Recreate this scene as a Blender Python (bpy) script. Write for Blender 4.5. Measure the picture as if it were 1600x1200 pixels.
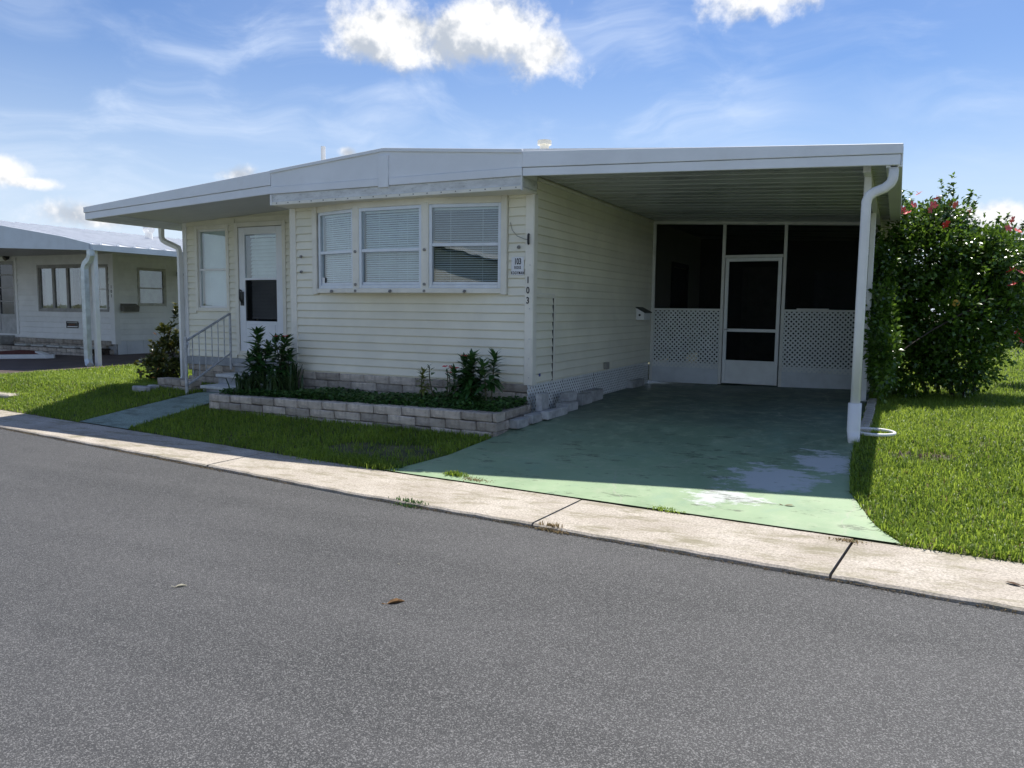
import bpy, bmesh, math, random
import numpy as np
from mathutils import Vector, Matrix
random.seed(7); rng = np.random.default_rng(11)
for o in list(bpy.data.objects): bpy.data.objects.remove(o)
S = bpy.context.scene; COL = S.collection; R = math.radians

# ------------------------------------------------------------------ camera
FPX, EYE = 1202.0, 1.5                      # focal length in photo pixels (1600 wide), eye height in metres
def _axes(vy, vx):
    a = np.array([vy[0]-800, vy[1]-600, FPX]); a /= np.linalg.norm(a)
    b = -np.array([vx[0]-800, vx[1]-600, FPX]); b /= np.linalg.norm(b)
    b = b-a*(a@b); b /= np.linalg.norm(b)
    c = np.cross(b, a); c = -c if c[1] > 0 else c
    return np.array([b, a, c])
AX = _axes((1402, 489), (-1593, 455))       # vanishing points of the house's depth and front directions
cam = bpy.data.cameras.new('camera'); camo = bpy.data.objects.new('camera', cam); COL.objects.link(camo)
cam.sensor_width = 36; cam.lens = 36*FPX/1600; cam.clip_start = .05; cam.clip_end = 3000
camo.matrix_world = Matrix([[AX[i][0], -AX[i][1], -AX[i][2], (0, 0, EYE)[i]] for i in range(3)]+[[0, 0, 0, 1]])
S.camera = camo
S.render.resolution_x, S.render.resolution_y = 1024, 768
def ray(x, y): return AX@np.array([x-800, y-600, FPX])
def atY(x, y, Y): d = ray(x, y); return np.array([0, 0, EYE])+d*(Y/d[1])
def atX(x, y, X): d = ray(x, y); return np.array([0, 0, EYE])+d*(X/d[0])

# ------------------------------------------------------------------ sky, sun, exposure
S.view_settings.view_transform = 'Standard'; S.view_settings.look = 'None'
S.view_settings.exposure = 1.05; S.view_settings.gamma = 1
SUN_EL, SUN_AZ = R(60.5), R(3.0)            # sun behind the house, a touch to the right
world = bpy.data.worlds.new('World'); S.world = world; world.use_nodes = True
class NT:
    def __init__(s, tree): s.t = tree; s.t.nodes.clear()
    def n(s, typ, ins=None, **kw):
        nd = s.t.nodes.new(typ)
        for k, v in kw.items(): setattr(nd, k, v)
        for k, v in (ins or {}).items(): s.set(nd.inputs[k], v)
        return nd
    def set(s, sock, v):
        if isinstance(v, bpy.types.NodeSocket): s.t.links.new(v, sock)
        elif isinstance(v, bpy.types.Node): s.t.links.new(v.outputs[0], sock)
        else: sock.default_value = v
    def m(s, op, a, b=0.0, c=None, clamp=False):
        nd = s.t.nodes.new('ShaderNodeMath'); nd.operation = op; nd.use_clamp = clamp
        s.set(nd.inputs[0], a); s.set(nd.inputs[1], b)
        if c is not None: s.set(nd.inputs[2], c)
        return nd.outputs[0]
    def ramp(s, x, lo, hi, a=0.0, b=1.0):
        nd = s.n('ShaderNodeMapRange', interpolation_type='SMOOTHSTEP')
        s.set(nd.inputs['Value'], x)
        for k, v in (('From Min', lo), ('From Max', hi), ('To Min', a), ('To Max', b)): s.set(nd.inputs[k], v)
        return nd.outputs[0]
    def mix(s, f, a, b):
        nd = s.n('ShaderNodeMix', data_type='RGBA')
        s.set(nd.inputs[0], f); s.set(nd.inputs[6], a); s.set(nd.inputs[7], b)
        return nd.outputs[2]
    def noise(s, vec, scale, detail=4, rough=.55, out=0):
        nd = s.n('ShaderNodeTexNoise', {'Scale': scale, 'Detail': detail, 'Roughness': rough})
        if vec is not None: s.set(nd.inputs['Vector'], vec)
        return nd.outputs[out]
def rgb(*c): return (c[0], c[1], c[2], 1.0)
def build_world():
    w = NT(world.node_tree)
    sky = w.n('ShaderNodeTexSky', sky_type='NISHITA', sun_disc=False, sun_elevation=SUN_EL, sun_rotation=SUN_AZ,
              air_density=1.0, dust_density=0.0, ozone_density=1.6)
    d = w.n('ShaderNodeTexCoord').outputs['Generated']
    sp = w.n('ShaderNodeSeparateXYZ', {0: d})
    az = w.m('ARCTAN2', sp.outputs[0], sp.outputs[1]); el = w.m('ARCSINE', sp.outputs[2])
    ae = w.n('ShaderNodeCombineXYZ', {0: az, 1: el, 2: 0.0}).outputs[0]
    # fair-weather clouds: the ones in the photograph, then the same kind all the way round
    def azel(px, py):
        v = ray(px, py); v = v/np.linalg.norm(v); return math.atan2(v[0], v[1]), math.asin(v[2])
    cl = []
    for px, py, rx, ry in ((640, 45, 150, 62), (770, 35, 135, 85), (850, 75, 70, 40), (575, 60, 80, 50), (700, 55, 120, 70), (1180, 2, 92, 40), (1225, -8, 70, 30),
                           (130, 338, 66, 24), (165, 345, 60, 18), (375, 274, 46, 20), (5, 268, 40, 22), (40, 285, 40, 10),
                           (1568, 352, 46, 32), (1615, 375, 60, 40), (1500, 340, 30, 20), (545, 240, 16, 12)):
        a, e = azel(px, py); cl.append((a, e, rx/FPX, ry/FPX))
    rr = random.Random(3)
    for i in range(11):
        a = R(48+i*21+rr.uniform(-6, 6)); a = a-2*math.pi if a > math.pi else a
        cl.append((a, R(rr.uniform(6, 38)), rr.uniform(.06, .16), rr.uniform(.03, .07)))
    M = None
    for a, e, rx, ry in cl:
        v = w.n('ShaderNodeVectorMath', {0: ae, 1: (a, e, 0)}, operation='SUBTRACT').outputs[0]
        v = w.n('ShaderNodeVectorMath', {0: v, 1: (rx, ry, 1)}, operation='DIVIDE').outputs[0]
        l = w.n('ShaderNodeVectorMath', {0: v}, operation='LENGTH').outputs['Value']
        q = w.m('SUBTRACT', 1.0, l)
        M = q if M is None else w.m('MAXIMUM', M, q)
    n1 = w.noise(d, 15, 6, .60)
    big = w.noise(d, 7.0, 2, .5)
    dsum = w.m('ADD', M, w.m('MULTIPLY', w.m('SUBTRACT', n1, .5), 2.5))
    dens = w.ramp(dsum, 0.0, 0.75)
    d2 = w.n('ShaderNodeVectorMath', {0: d, 1: (0, 0, .022)}, operation='ADD').outputs[0]
    relief = w.m('SUBTRACT', n1, w.noise(d2, 15, 4, .60))
    shade = w.ramp(w.m('ADD', w.m('MULTIPLY', relief, 2.4), w.m('MULTIPLY', w.m('SUBTRACT', .55, big), 1.5)), -.22, .34)
    ccol = w.mix(shade, rgb(3.3, 3.65, 4.2), rgb(6.5, 6.5, 6.5))
    # thin high cloud, drawn out across the sky
    mp = w.n('ShaderNodeMapping', {'Vector': ae, 'Rotation': (0, 0, R(-22)), 'Scale': (2.2, 8.5, 1)}).outputs[0]
    wv = w.n('ShaderNodeVectorMath', {0: mp, 1: w.n('ShaderNodeVectorMath', {0: w.noise(ae, 4, 2, .5, 1), 1: (1.1, 1.1, 0)}, operation='MULTIPLY').outputs[0]}, operation='ADD').outputs[0]
    c1 = w.ramp(w.noise(wv, 1.3, 6, .60), .43, .78)
    c2 = w.ramp(w.noise(ae, 2.2, 1, .5), .30, .62)
    cir = w.m('MULTIPLY', w.m('ADD', w.m('MULTIPLY', c1, .66), .09), c2, clamp=True)
    skyc = w.n('ShaderNodeHueSaturation', {'Hue': .511, 'Saturation': 1.22, 'Value': 0.75, 'Color': sky.outputs[0]}).outputs[0]
    base = w.mix(cir, skyc, rgb(5.6, 6.2, 7.1))
    hz = w.ramp(el, -.02, .30, .92, 0.0)
    base = w.mix(hz, base, rgb(4.3, 4.95, 6.0))
    allc = w.mix(dens, base, ccol)
    bg = w.n('ShaderNodeBackground', {'Color': allc, 'Strength': 0.080})
    w.t.links.new(bg.outputs[0], w.n('ShaderNodeOutputWorld').inputs[0])
build_world()
world.cycles.sampling_method = 'NONE'
sun = bpy.data.lights.new('sun', 'SUN'); sun.energy = 3.4; sun.angle = R(.53); sun.color = (1, .95, .87)
suno = bpy.data.objects.new('sun', sun); COL.objects.link(suno)
sv = Vector((math.sin(SUN_AZ)*math.cos(SUN_EL), math.cos(SUN_AZ)*math.cos(SUN_EL), math.sin(SUN_EL)))
suno.rotation_euler = sv.to_track_quat('Z', 'Y').to_euler(); suno.location = (0, 0, 40)

# ------------------------------------------------------------------ materials
MATS = {}
def mat(name, col, rough=.6, var=.12, scale=6, col2=None, bump=0.0, bscale=60, spec=.4, metal=0.0, objvar=0.0, dirt=None, stretch=(1, 1, 1)):
    """Principled surface: two-tone noise, optional dirt patches (colour, amount, scale), optional tint per object."""
    if name in MATS: return MATS[name]
    m = bpy.data.materials.new(name); m.use_nodes = True; t = NT(m.node_tree)
    oc = t.n('ShaderNodeTexCoord').outputs['Object']
    vec = t.n('ShaderNodeMapping', {'Vector': oc, 'Scale': stretch}).outputs[0]
    n1 = t.noise(vec, scale, 6, .6)
    c2 = col2 or tuple(c*(1-2.2*var) for c in col); c1 = tuple(min(1, c*(1+var*.6)) for c in col)
    c = t.mix(t.ramp(n1, .3, .7), rgb(*c2), rgb(*c1))
    if dirt:
        dm = t.m('MULTIPLY', t.ramp(t.noise(vec, dirt[2], 8, .68), .52, .78), dirt[1])
        c = t.mix(dm, c, rgb(*dirt[0]))
    if objvar:
        r = t.n('ShaderNodeObjectInfo').outputs['Random']
        c = t.n('ShaderNodeHueSaturation', {'Color': c, 'Value': t.ramp(r, 0, 1, 1-objvar, 1+objvar)}).outputs[0]
    p = t.n('ShaderNodeBsdfPrincipled', {'Base Color': c, 'Roughness': t.ramp(n1, .2, .8, max(.03, rough-.08), min(1, rough+.08)), 'Metallic': metal, 'Specular IOR Level': spec})
    if bump:
        h = t.noise(oc, bscale, 5, .6)
        t.set(p.inputs['Normal'], t.n('ShaderNodeBump', {'Strength': bump, 'Distance': .01, 'Height': h}))
    t.t.links.new(p.outputs[0], t.n('ShaderNodeOutputMaterial').inputs[0])
    MATS[name] = m; return m
def leafmat(name, dark, light, trans=.35, rough=.45, spec=.3, pscale=1.2):
    """Thin leaf: diffuse plus light passing through, colour varied leaf by leaf."""
    if name in MATS: return MATS[name]
    m = bpy.data.materials.new(name); m.use_nodes = True; t = NT(m.node_tree)
    a = t.n('ShaderNodeAttribute', attribute_name='rnd').outputs['Fac']
    oc = t.n('ShaderNodeTexCoord').outputs['Object']
    f = t.m('ADD', t.m('MULTIPLY', a, .65), t.m('MULTIPLY', t.ramp(t.noise(oc, pscale, 3), .3, .7), .35))
    c = t.mix(f, rgb(*dark), rgb(*light))
    p = t.n('ShaderNodeBsdfPrincipled', {'Base Color': c, 'Roughness': rough, 'Specular IOR Level': spec})
    tr = t.n('ShaderNodeBsdfTranslucent', {'Color': t.n('ShaderNodeHueSaturation', {'Color': c, 'Value': 1.5, 'Hue': .485}).outputs[0]})
    mx = t.n('ShaderNodeMixShader', {0: trans}); t.t.links.new(p.outputs[0], mx.inputs[1]); t.t.links.new(tr.outputs[0], mx.inputs[2])
    t.t.links.new(mx.outputs[0], t.n('ShaderNodeOutputMaterial').inputs[0])
    MATS[name] = m; return m
def glassmat(name, tint=(.9, .95, .95), gloss=1.0, wavy=.02, alpha=.0):
    m = bpy.data.materials.new(name); m.use_nodes = True; t = NT(m.node_tree)
    oc = t.n('ShaderNodeTexCoord').outputs['Object']
    bp = t.n('ShaderNodeBump', {'Strength': wavy, 'Distance': .05, 'Height': t.noise(oc, 2.5, 2)}).outputs[0]
    bk = t.n('ShaderNodeNewGeometry').outputs['Backfacing']; fr = t.n('ShaderNodeFresnel', {'IOR': t.ramp(bk, 0, 1, 1.6, .625), 'Normal': bp}).outputs[0]   # thin pane: same reflectance from both faces
    g = t.n('ShaderNodeBsdfGlossy', {'Roughness': .015, 'Color': rgb(.95, .97, 1), 'Normal': bp})
    tr = t.n('ShaderNodeBsdfTransparent', {'Color': rgb(*tint)})
    mx = t.n('ShaderNodeMixShader', {0: t.m('MULTIPLY', fr, 1.5*gloss, clamp=True)})
    t.t.links.new(tr.outputs[0], mx.inputs[1]); t.t.links.new(g.outputs[0], mx.inputs[2])
    t.t.links.new(mx.outputs[0], t.n('ShaderNodeOutputMaterial').inputs[0])
    MATS[name] = m; return m
def screenmat(name, see):
    m = bpy.data.materials.new(name); m.use_nodes = True; t = NT(m.node_tree)
    df = t.n('ShaderNodeBsdfDiffuse', {'Color': rgb(.012, .014, .016)}); tr = t.n('ShaderNodeBsdfTransparent')
    mx = t.n('ShaderNodeMixShader', {0: see}); t.t.links.new(df.outputs[0], mx.inputs[1]); t.t.links.new(tr.outputs[0], mx.inputs[2])
    t.t.links.new(mx.outputs[0], t.n('ShaderNodeOutputMaterial').inputs[0]); MATS[name] = m; return m
SIDING = mat('cream vinyl siding', (.82, .79, .655), .45, .04, 1.6, objvar=.03, dirt=((.56, .53, .43), .22, 2.2), bump=.04, bscale=30)
TRIM = mat('cream trim', (.82, .79, .69), .45, .05, 3, dirt=((.5, .47, .4), .3, 9))
WHITE = mat('white painted aluminium', (.80, .80, .79), .4, .04, 3, dirt=((.55, .55, .53), .22, 4))
FASC = mat('fascia aluminium', (.82, .84, .87), .38, .03, 2, dirt=((.58, .58, .57), .2, 3))
WORN = mat('weathered box metal', (.70, .71, .70), .5, .1, 5, dirt=((.22, .22, .21), .7, 14), stretch=(1, 1, 2.5))
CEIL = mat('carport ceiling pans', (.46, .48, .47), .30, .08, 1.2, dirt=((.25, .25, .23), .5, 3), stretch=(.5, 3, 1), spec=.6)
DOORW = mat('white door paint', (.80, .82, .85), .35, .03, 3)
GALV = mat('galvanised rail', (.50, .52, .54), .42, .14, 20, metal=.25)
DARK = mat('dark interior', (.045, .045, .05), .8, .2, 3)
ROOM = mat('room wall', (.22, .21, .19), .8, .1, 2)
BLACK = mat('black plastic', (.02, .02, .022), .4, .1, 10)
LATT = mat('white vinyl lattice', (.74, .76, .76), .5, .05, 5, dirt=((.45, .45, .4), .3, 6))
BLOCK = mat('split face concrete block', (.52, .46, .39), .9, .22, 14, col2=(.30, .26, .22), bump=.9, bscale=70, objvar=.26, dirt=((.17, .15, .13), .6, 7))
CEMENT = mat('grey cement', (.44, .44, .43), .9, .15, 9, bump=.5, bscale=90, objvar=.1, dirt=((.26, .25, .23), .5, 6))
SCREEN = screenmat('insect screen', .48)
SCREEN2 = screenmat('dense insect screen', .55)
GLASS = glassmat('window glass')
SLAT = mat('blind slat', (.84, .85, .85), .5, .04, 4)
SOIL = mat('bare soil', (.085, .065, .048), .95, .3, 9, bump=.8, bscale=60)
def text_mat(): return BLACK

# ------------------------------------------------------------------ mesh helpers
class Geo:
    def __init__(s): s.v = []; s.f = []
    def add(s, vs, fs): b = len(s.v); s.v += [tuple(map(float, v)) for v in vs]; s.f += [tuple(b+i for i in f) for f in fs]; return s
    def box(s, x0, x1, y0, y1, z0, z1):
        return s.add([(x0,y0,z0),(x1,y0,z0),(x1,y1,z0),(x0,y1,z0),(x0,y0,z1),(x1,y0,z1),(x1,y1,z1),(x0,y1,z1)],
                     [(0,3,2,1),(4,5,6,7),(0,1,5,4),(1,2,6,5),(2,3,7,6),(3,0,4,7)])
    def hexa(s, p):   # eight corners, bottom ring then top ring
        return s.add(p, [(0,3,2,1),(4,5,6,7),(0,1,5,4),(1,2,6,5),(2,3,7,6),(3,0,4,7)])
    def prism(s, poly, fn, a, b):     # 2D polygon swept from a to b; fn(p, q, t) -> point
        n = len(poly); vs = [fn(p, q, a) for p, q in poly]+[fn(p, q, b) for p, q in poly]
        return s.add(vs, [tuple(range(n))[::-1], tuple(range(n, 2*n))]+[(i, (i+1) % n, n+(i+1) % n, n+i) for i in range(n)])
    def tube(s, path, r, n=8, rz=None, flat=None):
        """round (or rounded-square when flat) section along a path"""
        P = [Vector(p) for p in path]; rings = []; a = None
        for i, p in enumerate(P):
            t = ((P[min(i+1, len(P)-1)]-p).normalized()+(p-P[max(i-1, 0)]).normalized()).normalized()
            if a is None: a = Vector((1, 0, 0)) if abs(t.x) < .8 else Vector((0, 1, 0))
            a = (a-t*a.dot(t)).normalized(); b = t.cross(a).normalized(); rr = r[i] if isinstance(r, (list, tuple)) else r
            ring = []
            for k in range(n):
                th = 2*math.pi*(k+.5)/n; c, d = math.cos(th), math.sin(th)
                if flat: q = 1/max(abs(c), abs(d))*.92; c, d = max(-1, min(1, c*q))*flat[0], max(-1, min(1, d*q))*flat[1]
                ring.append(p+a*c*rr+b*d*rr)
            rings.append(ring)
        vs = [v for rg in rings for v in rg]; m = len(P)
        fs = [(i*n+k, i*n+(k+1) % n, (i+1)*n+(k+1) % n, (i+1)*n+k) for i in range(m-1) for k in range(n)]
        return s.add(vs, fs+[tuple(range(n))[::-1], tuple(range((m-1)*n, m*n))])
def mesh(name, g, mt, smooth=False, bevel=0, fix=True):
    me = bpy.data.meshes.new(name); me.from_pydata(g.v, [], g.f)
    if fix or bevel:
        bm = bmesh.new(); bm.from_mesh(me)
        if bevel: bmesh.ops.bevel(bm, geom=bm.edges[:], offset=bevel, segments=1, affect='EDGES', clamp_overlap=True)
        bmesh.ops.recalc_face_normals(bm, faces=bm.faces[:]); bm.to_mesh(me); bm.free()
    me.materials.append(mt)
    if smooth: me.polygons.foreach_set('use_smooth', [True]*len(me.polygons))
    return me
def put(name, me, parent=None, loc=None, rot=None):
    o = bpy.data.objects.new(name, me); COL.objects.link(o)
    if loc is not None: o.location = loc
    if rot is not None: o.rotation_euler = rot
    if parent is not None:
        o.parent = parent
        if parent.type == 'EMPTY': o.matrix_parent_inverse = Matrix.Translation(parent.location).inverted()
    return o
def mk(name, g, mt, parent=None, smooth=False, bevel=0, fix=True): return put(name, mesh(name, g, mt, smooth, bevel, fix), parent)
def tag(o, label=None, cat=None, group=None, kind=None):
    for k, v in (('label', label), ('category', cat), ('group', group), ('kind', kind)):
        if v: o[k] = v
    return o
def thing(name, loc, label, cat, group=None):
    e = bpy.data.objects.new(name, None); COL.objects.link(e); e.location = loc; e.empty_display_size = .2
    return tag(e, label, cat, group)
def npmesh(name, V, F, mt, rnd=None, parent=None, smooth=False):
    """fast mesh from numpy arrays; F is (n,3) or (n,4); rnd is one value per face"""
    me = bpy.data.meshes.new(name); k = F.shape[1]
    me.vertices.add(len(V)); me.vertices.foreach_set('co', np.ascontiguousarray(V, dtype=np.float32).ravel())
    me.loops.add(F.size); me.loops.foreach_set('vertex_index', F.astype(np.int32).ravel())
    me.polygons.add(len(F)); me.polygons.foreach_set('loop_start', np.arange(0, F.size, k, dtype=np.int32))
    if rnd is not None:
        a = me.attributes.new('rnd', 'FLOAT', 'FACE'); a.data.foreach_set('value', np.asarray(rnd, dtype=np.float32))
    me.update(calc_edges=True); me.materials.append(mt)
    if smooth: me.polygons.foreach_set('use_smooth', np.ones(len(F), dtype=bool))
    return put(name, me, parent)
def clip(poly, x0, x1, y0, y1):
    for ax, lim, sg in ((0, x0, 1), (0, x1, -1), (1, y0, 1), (1, y1, -1)):
        out = []
        for i in range(len(poly)):
            a, b = poly[i], poly[(i+1) % len(poly)]; da, db = sg*(a[ax]-lim), sg*(b[ax]-lim)
            if da >= 0: out.append(a)
            if da*db < 0: t = da/(da-db); out.append((a[0]+(b[0]-a[0])*t, a[1]+(b[1]-a[1])*t))
        poly = out
        if len(poly) < 3: return []
    return poly
def chamfer_block(L, W, H, seed, c=.008, j=.004):
    """rough block, origin at the middle of its base, length along x"""
    rr = random.Random(seed); g = Geo(); vs = []; idx = {}
    hx, hy = L/2, W/2
    for sx in (-1, 1):
        for sy in (-1, 1):
            for sz in (0, 1):
                cx, cy, cz = sx*hx, sy*hy, sz*H
                dz = -1 if sz else 1
                for k, (ox, oy, oz) in enumerate(((0, -sy*c, dz*c), (-sx*c, 0, dz*c), (-sx*c, -sy*c, 0))):
                    idx[(sx, sy, sz, k)] = len(vs); vs.append((cx+ox+rr.uniform(-j, j)*.5, cy+oy+rr.uniform(-j, j), cz+oz+rr.uniform(-j, j)*.5))
    q = lambda *a: idx[a]; f = []
    for s_ in (-1, 1):
        f.append((q(s_,-1,0,0), q(s_,1,0,0), q(s_,1,1,0), q(s_,-1,1,0)))
        f.append((q(-1,s_,0,1), q(1,s_,0,1), q(1,s_,1,1), q(-1,s_,1,1)))
    for z in (0, 1): f.append((q(-1,-1,z,2), q(1,-1,z,2), q(1,1,z,2), q(-1,1,z,2)))
    for sy in (-1, 1):
        for z in (0, 1): f.append((q(-1,sy,z,1), q(1,sy,z,1), q(1,sy,z,2), q(-1,sy,z,2)))
    for sx in (-1, 1):
        for z in (0, 1): f.append((q(sx,-1,z,0), q(sx,1,z,0), q(sx,1,z,2), q(sx,-1,z,2)))
        for sy in (-1, 1): f.append((q(sx,sy,0,0), q(sx,sy,1,0), q(sx,sy,1,1), q(sx,sy,0,1)))
    for sx in (-1, 1):
        for sy in (-1, 1):
            for z in (0, 1): f.append((q(sx,sy,z,0), q(sx,sy,z,1), q(sx,sy,z,2)))
    return g.add(vs, f)

# ------------------------------------------------------------------ ground
def tilt(X):
    X = min(X, 6.)
    return .02*X if X > -4 else -.08+.008*(max(X, -30)+4)
def ko(X): return 4.545-.132*X            # road edge of the kerb strip
def ki(X): return 5.318-.126*X            # lawn edge of the kerb strip
def gz(X, Y):
    a, b, t = ki(X), ko(X), tilt(X)
    if Y < b: return t
    if Y < a: return t+.03+.02*(Y-b)/(a-b)
    return t+float(np.interp(Y, [a, max(8.0, a+.6), 200], [.05, .326, .326]))
def atG(x, y, off=0.0):
    d = ray(x, y); lo, hi = .5, 150.
    for Y in np.arange(1, 150, .02):
        p = np.array([0, 0, EYE])+d*(Y/d[1])
        if p[2] <= gz(p[0], p[1])+off: return p
    return p
def sheet(name, poly_rows, mt, off=0.0, thick=0.0, sub=None):
    """strip of ground following gz: rows of (x0,x1,y) outlines resampled to a grid"""
    nx = sub or 8; g = Geo(); rows = []
    for x0, x1, y in poly_rows:
        rows.append([(x0+(x1-x0)*i/nx, y if not callable(y) else y(x0+(x1-x0)*i/nx)) for i in range(nx+1)])
    vs = [(x, y, gz(x, y)+off) for r in rows for x, y in r]; w = nx+1
    fs = [(j*w+i, j*w+i+1, (j+1)*w+i+1, (j+1)*w+i) for j in range(len(rows)-1) for i in range(nx)]
    if thick:
        b = len(vs); vs += [(x, y, z-thick) for x, y, z in vs]; h = len(rows)
        for i in range(nx): fs += [(i+1, i, b+i, b+i+1), ((h-1)*w+i, (h-1)*w+i+1, b+(h-1)*w+i+1, b+(h-1)*w+i)]
        for j in range(h-1): fs += [(j*w, (j+1)*w, b+(j+1)*w, b+j*w), ((j+1)*w+nx, j*w+nx, b+j*w+nx, b+(j+1)*w+nx)]
    g.add(vs, fs); return mk(name, g, mt, fix=False)

def asphalt():
    m = bpy.data.materials.new('asphalt'); m.use_nodes = True; t = NT(m.node_tree)
    oc = t.n('ShaderNodeTexCoord').outputs['Object']
    v = t.n('ShaderNodeTexVoronoi', {'Vector': oc, 'Scale': 210.0}); vc = t.n('ShaderNodeSeparateXYZ', {0: v.outputs['Color']}).outputs[0]
    v2 = t.n('ShaderNodeTexVoronoi', {'Vector': oc, 'Scale': 430.0}); vc2 = t.n('ShaderNodeSeparateXYZ', {0: v2.outputs['Color']}).outputs[0]
    big = t.noise(oc, .55, 5, .6)
    streak = t.noise(t.n('ShaderNodeMapping', {'Vector': oc, 'Scale': (.22, 1.9, 1), 'Rotation': (0, 0, R(7.5))}).outputs[0], 1.0, 5, .6)
    bright = t.m('ADD', t.m('MULTIPLY', t.ramp(vc, .60, 1.0), .62), t.m('MULTIPLY', t.ramp(vc2, .5, 1.0), .38))
    tone = t.m('ADD', t.m('MULTIPLY', big, .5), t.m('MULTIPLY', streak, .5))
    base = t.mix(t.ramp(tone, .36, .64), rgb(.026, .027, .029), rgb(.056, .056, .058))
    c = t.mix(t.m('MULTIPLY', bright, .85), base, rgb(.29, .29, .286))
    crack = t.n('ShaderNodeTexVoronoi', {'Vector': t.n('ShaderNodeVectorMath', {0: oc, 1: t.n('ShaderNodeVectorMath', {0: t.noise(oc, 3, 5, .6, 1), 1: (.5, .5, .5)}, operation='MULTIPLY').outputs[0]}, operation='ADD').outputs[0], 'Scale': .42}, feature='DISTANCE_TO_EDGE').outputs['Distance']
    cm = t.m('MULTIPLY', t.ramp(crack, .0, .004, 1, 0), t.ramp(t.noise(oc, 1.3, 3), .58, .66))
    c = t.mix(t.m('MULTIPLY', cm, .5), c, rgb(.025, .025, .025))
    p = t.n('ShaderNodeBsdfPrincipled', {'Base Color': c, 'Roughness': .72, 'Specular IOR Level': .42})
    h = t.m('ADD', vc, t.m('MULTIPLY', vc2, .6))
    t.set(p.inputs['Normal'], t.n('ShaderNodeBump', {'Strength': .8, 'Distance': .005, 'Height': h}))
    t.t.links.new(p.outputs[0], t.n('ShaderNodeOutputMaterial').inputs[0]); return m
def concrete(name, c1, c2, stain):
    m = bpy.data.materials.new(name); m.use_nodes = True; t = NT(m.node_tree)
    oc = t.n('ShaderNodeTexCoord').outputs['Object']
    c = t.mix(t.ramp(t.noise(oc, 1.6, 7, .65), .3, .7), rgb(*c2), rgb(*c1))
    sp = t.noise(oc, 70, 3, .75); c = t.mix(t.ramp(sp, .36, .62, .62, 0), c, rgb(*[x*.45 for x in c2]))
    st = t.m('MULTIPLY', t.ramp(t.noise(t.n('ShaderNodeMapping', {'Vector': oc, 'Scale': (.8, 2.4, 1)}).outputs[0], 2.6, 8, .78), .46, .66), .85)
    c = t.mix(st, c, rgb(*stain))
    p = t.n('ShaderNodeBsdfPrincipled', {'Base Color': c, 'Roughness': .88, 'Specular IOR Level': .25})
    t.set(p.inputs['Normal'], t.n('ShaderNodeBump', {'Strength': .5, 'Distance': .006, 'Height': t.noise(oc, 120, 4, .7)}))
    t.t.links.new(p.outputs[0], t.n('ShaderNodeOutputMaterial').inputs[0]); return m
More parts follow.
